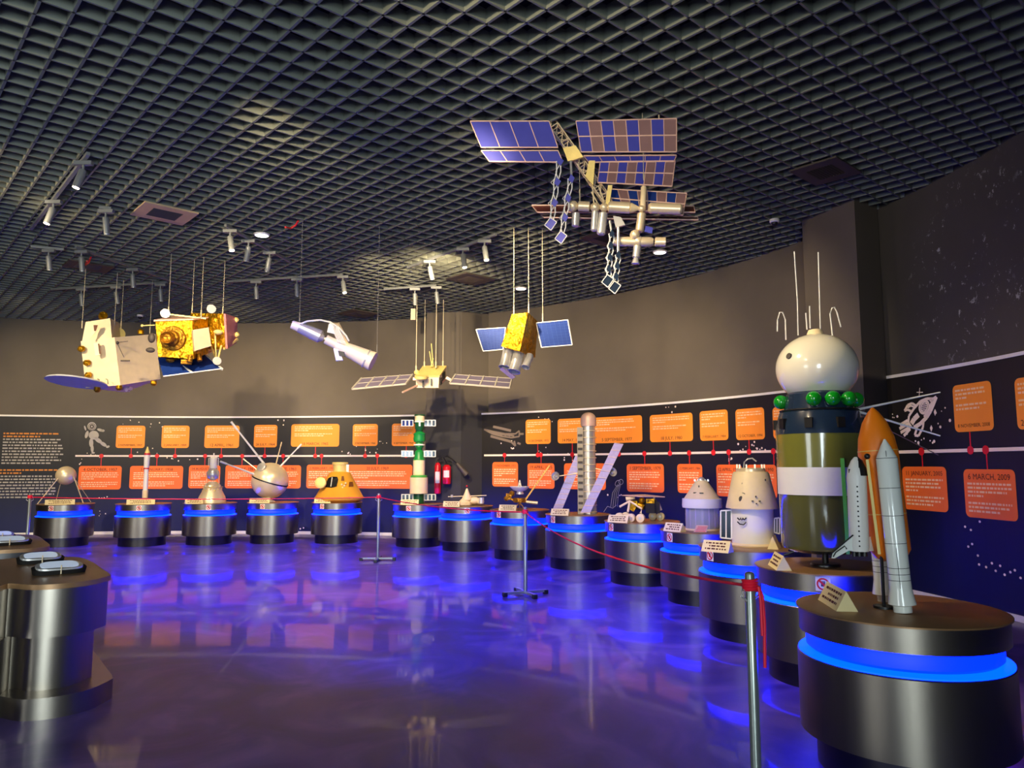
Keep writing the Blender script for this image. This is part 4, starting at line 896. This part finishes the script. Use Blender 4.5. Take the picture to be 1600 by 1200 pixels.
# 4 cream satellite with long wings
a = hang('winged_box_satellite', 'small cream box satellite with two long grey solar wings', 672, 588, 13.4); q, t = a.q, a.t
m = M(); f = [q(650, 592, -.2), q(650, 606, -.2), q(685, 606, -.25), q(698, 591, .1), (q(697, 573, .1)), (q(686, 586, -.25))]
Fb = Vector((.1, .5, 0)); m.add([q(650, 588, -.2), q(686, 588, -.25), q(685, 606, -.25), q(650, 606, -.2), q(697, 573, .2), q(698, 592, .2), q(662, 573, .3), q(662, 592, .3)], [(0, 1, 2, 3), (1, 4, 5, 2), (0, 6, 4, 1), (3, 2, 5, 7), (0, 3, 7, 6), (4, 6, 7, 5)]); m.obj('box_body', 'cream', a.e, smooth=False)
m = M(); m.plate([q(649, 588, -.22), q(687, 588, -.27), q(698, 572.5, .2), q(661, 572.5, .3)], .03); m.lathe([(10*t, 0), (10*t, .05)], q(658, 591, -.35), (0, -.3, 1), n=28); m.sph(q(651, 582, -.1), .05); m.obj('gold_roof', 'gold_cream', a.e)
m = M()
for x, y in ((661, 600), (674, 597)): m.box(q(x, y, -.27), (.03, .02, .12))
m.plate([q(688, 602, -.2), q(690, 600, -.15), q(690, 590, -.15), q(688, 592, -.2)], .02); m.plate([q(690.5, 596, -.08), q(695, 590, .02), q(695, 580, .02), q(691, 584, -.06)], .02); m.obj('slot_openings', 'black', a.e)
for pts in (((645, 586), (634, 600), (550, 608), (565, 592)), ((703, 599), (712, 586), (800, 592), (796, 606))):
    P4 = [q(pts[0][0], pts[0][1], .1), q(pts[1][0], pts[1][1], -.2), q(pts[2][0], pts[2][1], -.2), q(pts[3][0], pts[3][1], .1)] if pts[0][0] < 700 else [q(*pts[0], -.2), q(*pts[1], .1), q(*pts[2], .1), q(*pts[3], -.2)]
    m = M(); m.plate(P4, .02); pn = m.obj('solar_wing', 'solar_dull', a.e, label='long grey solar wing')
    m = M()
    if pts[0][0] < 700: e0, e1, g0, g1 = P4[0], P4[3], P4[1], P4[2]
    else: e0, e1, g0, g1 = P4[1], P4[2], P4[0], P4[3]
    for k in range(5): m.bar(e0+(e1-e0)*k/4+Vector((0, 0, .012)), g0+(g1-g0)*k/4+Vector((0, -.012, .0)), .025, .03)
    for u_ in (0, .5, 1): m.bar(e0+(g0-e0)*u_, e1+(g1-e1)*u_, .022, .03)
    m.obj('wing_frame', 'ink_gray', pn)
m = M(); m.bar(q(652, 602, -.2), q(629, 613, -.6), .025); m.obj('lower_boom', 'peach', a.e)
m = M(); m.tube([q(675, 573, .1), q(671, 549, .1)], .008); m.tube([q(677, 573, .1), q(674, 537, .1)], .008); m.tube([q(673, 573, .1), q(677, 560, .1)], .008); m.obj('whip_antennas', 'gold_cream', a.e)
m = M(); m.bar(q(645, 592, 0), q(651, 592, 0), .05); m.bar(q(697, 590, 0), q(704, 594, 0), .05); m.obj('wing_joint', 'peach', a.e)
a.wires([q(650, 582, -.15), q(663, 575, .25), q(681, 575, .0), q(692, 574, .2)], 'wire', .007)
# 5 gold satellite with blue wings
a = hang('twin_tube_satellite', 'gold foil satellite with blue square wings and two silver tubes', 818, 535, 9.4); q, t = a.q, a.t
m = M(); 
m.add([q(800, 491, -.15), q(825, 488, -.2), q(812, 549, -.2), q(783, 541, -.15), q(841, 503, .2), q(836, 559, .2), q(812, 500, .35), q(800, 545, .35)], [(0, 1, 2, 3), (1, 4, 5, 2), (0, 6, 4, 1), (3, 2, 5, 7), (0, 3, 7, 6), (4, 6, 7, 5)]); m.obj('foil_body', 'foil', a.e, smooth=False)
for x0, y0, x1, y1, r_ in ((795, 541, 788, 574, 8), (811, 549, 803, 581, 9), (828, 555, 821, 574, 6)):
    m = M(); p0, p1 = q(x0, y0, 0), q(x1, y1, -.08); m.lathe([(r_*t, 0), (r_*t, .8*(p1-p0).length), (r_*t*1.12, (p1-p0).length), (r_*t*.95, (p1-p0).length), (r_*t*.9, .7*(p1-p0).length)], p0, p1-p0, n=28); m.obj('telescope_tube', 'silver', a.e)
m = M(); m.plate([q(781, 577, -.12), q(785, 574, -.15), q(806, 589, -.15), q(800, 592, -.12)], .02); m.obj('tube_lip', 'solar_lilac', a.e)
for pts in (((744, 515), (790, 512), (786, 546), (755, 549)), ((838, 505), (887, 500), (894, 539), (846, 543))):
    P4 = [q(*pts[0], .05), q(*pts[1], .05), q(*pts[2], -.03), q(*pts[3], -.03)]; m = M(); m.plate(P4, .02); pn = m.obj('solar_wing', 'solar', a.e, label='square blue solar wing')
    m = M()
    for i_ in range(4): m.bar(P4[i_]+Vector((0, -.012, 0)), P4[(i_+1) % 4]+Vector((0, -.012, 0)), .010)
    m.obj('wing_edge', 'white', pn)
    m = M()
    for k in range(1, 9): m.bar(P4[0]+(P4[3]-P4[0])*k/9+Vector((0, -.012, 0)), P4[1]+(P4[2]-P4[1])*k/9+Vector((0, -.012, 0)), .0016)
    for k in range(1, 7): m.bar(P4[0]+(P4[1]-P4[0])*k/7+Vector((0, -.012, 0)), P4[3]+(P4[2]-P4[3])*k/7+Vector((0, -.012, 0)), .0016)
    m.obj('cell_lines', 'cell_line', pn)
a.wires([q(803, 491, 0), q(826, 489, 0), q(848, 504, .05)], 'wire', .004)
# 6 large station at the top
a = hang('truss_space_station', 'large hanging space station model with trusses and many solar panels', 985, 330, 6.3); q, t = a.q, a.t
def lattice(nm, p0, p1, w_, n, mt, bar_=.008, par=None):
    m = M(); d = (p1-p0)/n; ax_ = d.normalized(); s1 = ax_.cross(Vector((0, 1, 0))).normalized()*w_/2; s2 = Vector((0, 1, 0))*w_/2
    cs = [s1+s2, s1-s2, -s1-s2, -s1+s2]
    for c_ in cs: m.bar(p0+c_, p1+c_, bar_)
    for k in range(n):
        A_, B_ = p0+d*k, p0+d*(k+1)
        for i_ in range(4):
            m.bar(A_+cs[i_], B_+cs[(i_+1) % 4], bar_*.7); m.bar(A_+cs[i_], A_+cs[(i_+1) % 4], bar_*.7)
    return m.obj(nm, mt, par or a.e)
lattice('main_truss', q(850, 175, .1), q(952, 318, .1), .075, 12, 'silver_warm', .010)
m = M(); m.plate([q(880, 232, .0), q(900, 228, -.02), q(912, 246, -.02), q(888, 253, 0)], .03); m.plate([q(921, 250, 0), q(930, 252, 0), q(927, 290, 0), (q(915, 277, 0))], .03); m.plate([q(950, 290, -.05), q(957, 290, -.05), q(952, 322, -.05), q(946, 322, -.05)], .03); m.obj('truss_nodes', 'gold_cream', a.e)
def wing(P4, nu, nv, mats, frame='peach', nm='solar_array', fr=.010):
    m = M(); m.plate(P4, .008); pn = m.obj(nm, mats[0], a.e, label='framed solar array')
    f_ = M(); n_ = (P4[1]-P4[0]).cross(P4[3]-P4[0]).normalized()*.007
    if n_.y > 0: n_ = -n_
    for k in range(nu+1): f_.bar(P4[0]+(P4[1]-P4[0])*k/nu+n_, P4[3]+(P4[2]-P4[3])*k/nu+n_, fr*.7)
    for k in range(nv+1): f_.bar(P4[0]+(P4[3]-P4[0])*k/nv+n_, P4[1]+(P4[2]-P4[1])*k/nv+n_, fr)
    f_.obj('array_frame', frame, pn)
    if len(mats) > 1:
        c_ = M()
        for i_ in range(nu):
            if i_ % 2: continue
            for j_ in range(nv):
                g2 = lambda u_, v_: (P4[0]*(1-u_)+P4[1]*u_)*(1-v_)+(P4[3]*(1-u_)+P4[2]*u_)*v_+n_*.8
                c_.plate([g2(i_/nu, j_/nv), g2((i_+1)/nu, j_/nv), g2((i_+1)/nu, (j_+1)/nv), g2(i_/nu, (j_+1)/nv)], .003)
        c_.obj('cell_blocks', mats[1], pn)
wing([q(938, 254, .0), q(1055, 252, .0), q(1050, 292, -.06), q(934, 286, -.06)], 8, 2, ['solar_brown', 'solar_vivid'])
wing([q(950, 296, .05), q(1073, 303, .05), q(1067, 337, 0), q(960, 325, 0)], 8, 2, ['solar_brown', 'solar'])
wing([q(752, 236, -.1), q(872, 236, -.1), q(880, 254, -.1), q(765, 253, -.1)], 4, 1, ['solar_vivid'])
wing([q(735, 190, -.1), q(858, 190, -.1), q(872, 231, -.1), q(752, 231, -.1)], 4, 1, ['solar_vivid'])
wing([q(912, 243, -.05), q(1057, 242, -.05), q(1053, 252, 0), q(920, 253, 0)], 6, 1, ['solar_vivid'])
wing([q(900, 190, -.05), q(1057, 186, -.05), q(1057, 238, -.05), q(908, 238, -.05)], 8, 2, ['solar_brown', 'solar_vivid'])
wing([q(831, 322, .2), q(1084, 323, .2), q(1086, 333, .05), q(840, 333, .05)], 8, 1, ['solar_edge'])
wing([q(845, 337, .2), q(1090, 340, .2), q(1091, 345, .1), q(850, 341, .1)], 8, 1, ['solar_edge'])
def mod(nm, mt, p0, p1, r0, r1=None, dy=-.05):
    m = M(); p0, p1 = q(*p0, dy), q(*p1, dy); L_ = (p1-p0).length; r0 *= t; r1 = (r1*t if r1 else r0)
    m.lathe([(r0*.7, 0), (r0, .06*L_), (r1, .94*L_), (r1*.7, L_)], p0, p1-p0, n=24); m.obj(nm, mt, a.e)
mod('habitat_module', 'silver_warm', (903, 322), (922, 323), 8); mod('habitat_module', 'silver_warm', (950, 323), (986, 325), 9); mod('habitat_module', 'silver_warm', (1013, 325), (1066, 327), 8.5); mod('taper_module', 'cream', (985, 325), (1001, 326), 8.5, 2)
mod('habitat_module', 'silver', (900, 333), (899, 354), 6.5, 6); mod('habitat_module', 'silver', (930, 330), (928, 361), 5.5); mod('habitat_module', 'silver', (943, 332), (939, 367), 7); mod('habitat_module', 'cream', (1006, 291), (1004, 330), 4.5)
mod('habitat_module', 'silver_warm', (1003, 333), (999, 362), 7, 6.5); mod('habitat_module', 'silver_warm', (958, 377), (1021, 378), 7.5); mod('habitat_module', 'silver_warm', (1023, 378), (1041, 378), 7.3); mod('habitat_module', 'silver', (996, 384), (994, 403), 6); mod('docking_cone', 'silver', (994, 402), (993, 413), 3.5, 6.5)
m = M(); m.sph(q(895, 322, -.05), 9*t); m.sph(q(930, 324, -.05), 8*t); m.sph(q(944, 324, -.05), 7*t); m.sph(q(1003, 326, -.05), 6*t); m.sph(q(992, 367, -.08), 8*t); m.sph(q(997, 377, -.05), 9*t); m.obj('node_spheres', 'silver_warm', a.e)
m = M(); m.plate([q(1009, 353, -.05), q(1020, 356, -.05), q(1019, 365, -.05), q(1007, 362, -.05)], .008); m.obj('small_solar_panel', 'solar_vivid', a.e)
m = M(); m.tube([q(926, 293, 0), q(928, 318, 0)], .006); m.tube([q(935, 290, 0), q(945, 318, 0)], .006); m.tube([q(924, 300, 0), q(934, 318, 0)], .006); m.obj('truss_struts', 'cream', a.e)
def radiator(p0, p1, n, mt, x_=7):
    L_ = [(p0[0]+(p1[0]-p0[0])*k/n, p0[1]+(p1[1]-p0[1])*k/n) for k in range(n+1)]; m = M()
    for sx in (-3.2, 3.2): m.tube([q(x+sx+(1.2 if k % 2 else -1.2), y, -.12) for k, (x, y) in enumerate([(L_[0][0]+(L_[-1][0]-L_[0][0])*j/(2*n), L_[0][1]+(L_[-1][1]-L_[0][1])*j/(2*n)) for j in range(2*n+1)])], .0055, 6)
    for k in range(2*n):
        x0, y0 = L_[0][0]+(L_[-1][0]-L_[0][0])*k/(2*n), L_[0][1]+(L_[-1][1]-L_[0][1])*k/(2*n); x1, y1 = L_[0][0]+(L_[-1][0]-L_[0][0])*(k+1)/(2*n), L_[0][1]+(L_[-1][1]-L_[0][1])*(k+1)/(2*n)
        s_ = 3.2 if k % 2 else -3.2; m.tube([q(x0-s_, y0, -.12), q(x1+s_, y1, -.12)], .004, 6)
    for (x, y) in L_[1:]: m.tube([q(x-3, y-5, -.12), q(x-x_-2, y+1, -.12), q(x-4, y+6, -.12)], .0045, 6)
    fr_ = m.obj('folding_lattice', 'white', a.e)
    for (x, y) in L_[:-1]:
        m = M(); m.plate([q(x, y-7, -.13), q(x+x_, y-1, -.13), q(x+2, y+7, -.13), q(x-4, y+2, -.13)], .006); m.obj('diamond_panel', mt, fr_)
    x, y = L_[-1]; m = M(); m.plate([q(x-1, y-9, -.13), q(x+9, y-2, -.13), q(x, y+11, -.13), q(x-10, y+3, -.13)], .006); m.obj('diamond_panel', mt, fr_)
    m = M(); P4 = [q(x-1, y-9, -.137), q(x+9, y-2, -.137), q(x, y+11, -.137), q(x-10, y+3, -.137)]
    for i_ in range(4): m.bar(P4[i_], P4[(i_+1) % 4], .007)
    m.obj('panel_rim', 'white', fr_)
radiator((874, 252), (861, 349), 3, 'solar_vivid'); radiator((892, 279), (877, 370), 3, 'solar_vivid', 6); radiator((956, 365), (950, 438), 4, 'blue_dark', 4); radiator((966, 398), (961, 448), 3, 'blue_dark', 4)
m = M(); m.tube([q(892, 252, -.1), q(893, 279, -.12)], .01); m.tube([q(966, 350, -.1), q(966, 398, -.12)], .012); m.tube([q(953, 345, -.1), q(956, 365, -.12)], .01); m.plate([q(958, 338, -.1), q(970, 340, -.1), q(977, 352, -.1), q(962, 356, -.1)], .03); m.obj('radiator_joint', 'silver', a.e)
a.wires([q(860, 200, .1), q(906, 316, 0), q(1030, 200, 0), q(1006, 292, -.05)], 'wire', .003)

# ---------------------------------------------------------------- stanchions and rope
def stanchion(px, pyt, base_py, label, hgt=None, rot=.3):
    if base_py: p = at(px, base_py, 0)
    else: p = at(px, pyt, 1.0); p.z = 0
    h = hgt or 1.0
    e = thing('rope_stanchion', label, 'stanchion', p, rot, 'rope stanchions')
    M().lathe([(.022, .03), (.022, h-.012), (.018, h-.004), (.008, h)], n=20).obj('post', 'post', e)
    m = M()
    for k in range(2): 
        d = Vector((math.cos(k*math.pi/2), math.sin(k*math.pi/2), 0))*.26; m.bar(-d+Vector((0, 0, .035)), d+Vector((0, 0, .035)), .04, .03)
    m.obj('cross_base', 'post', e, bevel=.004)
    m = M()
    for k in range(4): 
        d = Vector((math.cos(k*math.pi/2), math.sin(k*math.pi/2), 0))*.25; m.box(d+Vector((0, 0, .0225)), (.05, .05, .045))
    m.obj('rubber_feet', 'black', e, bevel=.005)
    m = M(); m.tube([(-.02, 0, h-.08), (-.045, 0, h-.07), (-.05, 0, h-.1), (-.02, 0, h-.12)], .004); m.tube([(.02, 0, h-.08), (.045, 0, h-.07), (.05, 0, h-.1), (.02, 0, h-.12)], .004); m.obj('rope_hook', 'silver', e)
    return p, h
S = [stanchion(40, 770, 876, 'grey rope stanchion at the far left, partly behind the consoles', 1.02, .2), stanchion(590, 770, 876, 'grey rope stanchion in front of the orange capsule pedestal', 1.02, .05),
     stanchion(821, 793, 930, 'grey rope stanchion in front of the dish probe pedestal', .98, .4), stanchion(1171, 893, None, 'grey rope stanchion nearest the viewer, before the blue-lit pedestals', 1.0, .5)]
m = M(); ks = [(p+Vector((0, 0, h-.06))) for p, h in S]; path = []
sag = [.03, .05, .12]
for i in range(3):
    n = 18
    for k in range(n): u = k/n; v = ks[i].lerp(ks[i+1], u); v.z -= sag[i]*4*u*(1-u); path.append(v)
path.append(ks[3]); m.tube(path, .007, 8)
for k_ in ks:
    for j in range(4):
        zc = -.02+.012*j; m.tube([k_+Vector((.029*math.cos(g_), .029*math.sin(g_), zc+.012*g_/6.28)) for g_ in [2*math.pi*i/12 for i in range(13)]], .007, 6)
k_ = ks[3]; m.tube([k_+Vector((.03, -.02, 0)), k_+Vector((.045, -.02, -.04)), k_+Vector((.05, -.02, -.15)), k_+Vector((.045, -.02, -.33))], .007)
m.tube([k_+Vector((.03, -.02, 0)), k_+Vector((.036, -.025, -.06)), k_+Vector((.038, -.025, -.2))], .007)
tag(m.obj('barrier_rope', 'rope'), 'thin red barrier rope tied from stanchion to stanchion', 'rope')

# ---------------------------------------------------------------- fire extinguishers
def extinguisher(x, y0, y1, r, label, horn):
    d = at(x, 800, 0); k = 14.86/ray(x, 750).y; base = Vector((ray(x, 750).x*k, 14.86-.08, 0)); zt = H+ray(x, y0).z*k; zb = H+ray(x, y1).z*k
    e = thing('fire_extinguisher', label, 'fire extinguisher', (base.x, base.y, zb)); h = zt-zb
    M().lathe([(r*.9, 0), (r, .02), (r, h*.78), (r*.6, h*.86), (r*.3, h*.88)], n=24).obj('cylinder', 'red', e)
    m = M(); m.lathe([(r*.32, h*.87), (r*.3, h*.93)], n=14); m.bar((-.01, 0, h*.93), (.09, -.03, h*.97), .02); m.bar((-.01, 0, h*.95), (.08, -.03, h*1.02), .02); m.obj('valve_handle', 'black', e)
    m = M(); n = 8
    for i in range(n):
        g0, g1 = -2.3+i*.18, -2.3+(i+1)*.18
        f = lambda g_, z: Vector(((r+.002)*math.cos(g_), (r+.002)*math.sin(g_), z)); m.add([f(g0, h*.3), f(g1, h*.3), f(g1, h*.62), f(g0, h*.62)], [(0, 1, 2, 3)])
    m.obj('paper_label', 'white', e)
    M().bar((0, r*.9, h*.6), (0, .085, h*.6), .06, .03).obj('wall_bracket', 'steel_dark', e)
    if horn:
        m = M(); m.tube([(0, -.02, h*.95), (-.06, -.05, h*1.2), (0, -.06, h*1.28), (.1, -.05, h*1.15), (.22, -.04, h*.9)], .012); m.obj('hose', 'black', e)
        m = M(); m.cyl((.2, -.04, h*.95), (.40, -.04, h*.42), .03, .06); m.obj('horn', 'vent_dark', e)
extinguisher(684.5, 716, 771, .065, 'red fire extinguisher with a white label, left and lower of the two', False)
extinguisher(698.5, 722, 756, .085, 'shorter red fire extinguisher with a black horn, on the column', True)

# ---------------------------------------------------------------- consoles, lower left
def console(out, z, label, trays, tiers, zt=.75):
    raw = [at(x, y, zt) for x, y in out]; pts = []
    for i_ in range(len(raw)):   # rounded outline
        p0, p1, p2, p3 = raw[i_-1], raw[i_], raw[(i_+1) % len(raw)], raw[(i_+2) % len(raw)]
        for k_ in range(5):
            u = k_/5; pts.append(.5*((2*p1)+(p2-p0)*u+(2*p0-5*p1+4*p2-p3)*u*u+(3*p1-p0-3*p2+p3)*u**3))
    c = sum(pts, Vector())/len(pts); c.z = 0
    e = thing('display_console', label, 'console', c)
    loc = [p-c for p in pts]
    for nm, k0, z0, z1, mt in tiers:
        a_ = [Vector((p.x*k0, p.y*k0, z0)) for p in loc]; b_ = [Vector((p.x*k0, p.y*k0, z1)) for p in loc]; M().loft(a_, b_).obj(nm, mt, e)
    return e
# the top's outline, far side first
out1 = [(-60, 905), (-40, 882), (20, 872), (78, 870), (130, 872), (166, 893), (172, 898), (170, 900), (140, 907), (95, 912), (50, 914), (12, 912), (-20, 922)]
T1 = [('base', 1.12, 0, .12, 'steel'), ('plinth', .80, .12, .44, 'steel'), ('body', .97, .44, .72, 'steel'), ('table_top', 1, .72, .75, 'plate_top')]
console(out1, 0, 'steel console with a bronze top and two tilted touch screens, nearest in the lower left', None, T1)
out2 = [(-90, 850), (-60, 838), (0, 835), (52, 836), (70, 845), (78, 853), (60, 856), (30, 858), (-10, 860), (-60, 862)]
T2 = [('body', .97, .40, .72, 'steel_dark'), ('plinth', .8, .1, .42, 'steel'), ('base', 1.05, 0, .12, 'steel'), ('table_top', 1, .72, .75, 'plate_top')]
console(out2, 0, 'steel console with a bronze top behind the nearest one, cut by the left edge', None, T2)
def tablet(x, y, wpx, label, sc=1.):
    p = at(x, y, .7505); t = p.y/(FPX*CS); wd = wpx*t; phi = math.atan2(p.x, p.y)
    e = thing('touch_tablet', label, 'tablet', p, -phi+.12, 'screens on the consoles')
    o_ = lambda k, z, zt_: [Vector((wd/2*k*math.copysign(abs(math.cos(g_))**.5, math.cos(g_)), wd*.30*k*math.copysign(abs(math.sin(g_))**.5, math.sin(g_)), z+zt_*math.sin(g_))) for g_ in [2*math.pi*i/28 for i in range(28)]]
    M().loft(o_(.95, 0, 0), o_(1.0, .035, .012)).obj('dark_cradle', 'mount_black', e)
    M().loft(o_(.86, .03, .012), o_(.86, .05, .015)).obj('metal_rim', 'silver', e)
    M().loft(o_(.70, .05, .015), o_(.70, .054, .0155)).obj('screen', 'screen', e, label='pale glass screen, its reflection put in as glow')
    m = M(); m.tube([(0, -wd*.33, .004), (0, -wd*.33, .06)], .004); m.obj('stylus_pin', 'cream', e)
tablet(63, 879, 62, 'touch tablet at the back of the nearest console'); tablet(92, 895, 72, 'touch tablet at the front of the nearest console')
tablet(2, 842, 36, 'touch tablet at the back of the far console, cut by the left edge'); tablet(12, 851, 62, 'touch tablet at the front of the far console')
m = M(); p = at(8, 925, .45); e = thing('power_plug', 'white plug and cable hanging beside the nearest console', 'plug', p)
M().box((0, 0, 0), (.07, .05, .10)).obj('plug_body', 'white', e, bevel=.01); M().tube([(.02, -.02, -.04), (.05, -.05, -.12), (-.02, -.06, -.28), (-.08, -.05, -.44)], .006).obj('cable', 'white', e)

# ---------------------------------------------------------------- ceiling fittings
def track(label, ends, heads):
    p0, p1 = [at(x, y, CEIL-.02) for x, y in ends]; c = (p0+p1)/2
    e = thing('track_light', label, 'track light', c, 0, 'ceiling track lights')
    M().bar(p0-c, p1-c, .035, .035).obj('track_rail', 'lamp_body', e)
    for hx, hy, on, tx in heads:
        b = at(hx, hy-22, CEIL-.06); 
        # head hangs right under the rail
        u = max(0, min(1, (b-p0).dot(p1-p0)/(p1-p0).length_squared)); b = p0.lerp(p1, u); b.z = CEIL-.06; b -= c
        m = M(); m.bar(b-Vector((.09, 0, 0)), b+Vector((.09, 0, 0)), .05, .04); m.tube([b, b-Vector((0, 0, .09))], .012); g_ = m.obj('adapter', 'lamp_body', e)
        h0 = b-Vector((0, 0, .07)); dr = Vector((tx, -.12 if on else .25, -1)).normalized(); h1 = h0+dr*.20
        hd = M().lathe([(.03, 0), (.037, .015), (.037, .2)], h0, dr, n=20).obj('spot_head', 'lamp_body', e)
        M().lathe([(.031, 0), (.031, .006)], h1, dr, n=20).obj('lens', 'lamp_on' if on else 'silver', hd)
track('ceiling track with two lit heads at the top left', [(138, 240), (48, 358)], [(122, 275, 1, -.25), (70, 335, 1, -.25)])
track('single ceiling spot with an unlit head left of the tan vent', [(155, 324), (174, 326)], [(162, 345, 0, 0)])
track('short pale ceiling bar with one unlit head at the far left', [(48, 385), (100, 390)], [(72, 408, 0, 0)])
track('long dark ceiling track above the cream box satellite', [(118, 386), (300, 450)], [(172, 412, 0, 0), (255, 440, 0, 0)])
track('ceiling track with three hanging heads left of the gold satellite', [(80, 452), (262, 441)], [(98, 466, 0, 0), (155, 463, 0, .1), (230, 460, 0, 0)])
track('short ceiling track with a lit head right of the round downlight', [(352, 352), (452, 408)], [(378, 382, 1, .2), (405, 398, 0, -.2), (443, 416, 0, -.25)])
track('level ceiling track above the white station model', [(355, 440), (536, 429)], [(382, 455, 0, 0), (437, 446, 0, 0), (527, 443, 1, .2)])
track('ceiling track with three heads left of the large station model', [(637, 418), (775, 366)], [(657, 428, 0, .2), (707, 408, 1, .15), (748, 397, 1, .15)])
track('ceiling track over the small winged satellite', [(600, 452), (682, 446)], [(634, 466, 0, 0), (668, 460, 0, .1)])
def vent(x, y, sx, sy, label, mt, rot=math.radians(42)):
    p = at(x, y, CEIL-.012); e = thing('ceiling_vent', label, 'ceiling vent', p, rot, 'ceiling vents')
    m = M(); w_, d_ = sx/2, sy/2; i_ = .55
    for a0, a1, b0, b1 in ((-w_, w_, -d_, -d_*i_), (-w_, w_, d_*i_, d_), (-w_, -w_*i_, -d_*i_, d_*i_), (w_*i_, w_, -d_*i_, d_*i_)): m.box(((a0+a1)/2, (b0+b1)/2, 0), (a1-a0, b1-b0, .02))
    m.obj('frame', mt, e)
    m = M()
    for k in range(9): m.box((0, -d_*i_+d_*i_*2*(k+.5)/9, .0), (sx*i_, .012, .03), Matrix.Rotation(.6, 3, 'X'))
    m.obj('louvre_slats', 'vent_dark' if mt == 'vent' else mt, e)
    M().box((0, 0, .03), (sx*i_, sy*i_, .01)).obj('backing', 'void', e)
vent(257, 334, .62, .6, 'square tan vent in the grid at the upper left', 'vent')
vent(138, 416, .62, .5, 'brownish vent with a red wire on the left ceiling', 'vent_dark')
vent(735, 436, .62, .55, 'square vent left of the twin tube satellite', 'vent_dark'); vent(560, 490, .62, .6, 'dark vent near the far wall above the white station model', 'vent_dark')
vent(1290, 268, .6, .5, 'dark square vent near the right pillar', 'vent_dark'); vent(950, 372, .6, .5, 'dark vent behind the large station model', 'vent_dark')
def down(x, y, label, mt='downlight'):
    p = at(x, y, CEIL-.01); e = thing('round_downlight', label, 'downlight', p, 0, 'round downlights')
    M().lathe([(.105, 0), (.10, -.015), (.085, -.018)], n=32).obj('rim', 'white', e); M().lathe([(.085, -.012), (.084, -.022)], n=32).obj('diffuser', mt, e)
down(409, 366, 'round white downlight left of the red hanging wire'); down(814, 450, 'round downlight above the twin tube satellite'); down(1031, 393, 'round downlight right of the large station model')
def camdome(x, y, label):
    p = at(x, y, CEIL-.01); e = thing('dome_camera', label, 'security camera', p)
    M().lathe([(.06, 0), (.06, -.03), (.05, -.04)], n=24).obj('mount', 'white', e); M().sph((0, 0, -.045), .04, n=18, m=10).obj('lens_dome', 'black', e)
camdome(1210, 343, 'white dome camera on the ceiling left of the right pillar'); camdome(219, 492, 'white dome camera by the wall between the left satellites')
def redwire(pts, label):
    p = [at(x, y, CEIL-.05-.04*i) for i, (x, y) in enumerate(pts)]; tag(M().tube(p, .012, 8).obj('loose_wire', 'red_mark'), label, 'wire')
redwire([(466, 345), (462, 352), (454, 357), (446, 355)], 'loose red wire hanging from the grid right of a round downlight')
redwire([(142, 402), (139, 410), (134, 414), (136, 408)], 'loose red wire hanging over the brownish vent on the left')
m = M(); p = at(646, 478, CEIL-.03); e = thing('hanging_unit', 'small pale box hanging under the ceiling by the middle column', 'sensor', p); M().box((0, 0, -.17), (.09, .07, .22)).obj('casing', 'cream', e); M().tube([(0, 0, -.06), (0, 0, .03)], .01).obj('stem', 'steel_dark', e)
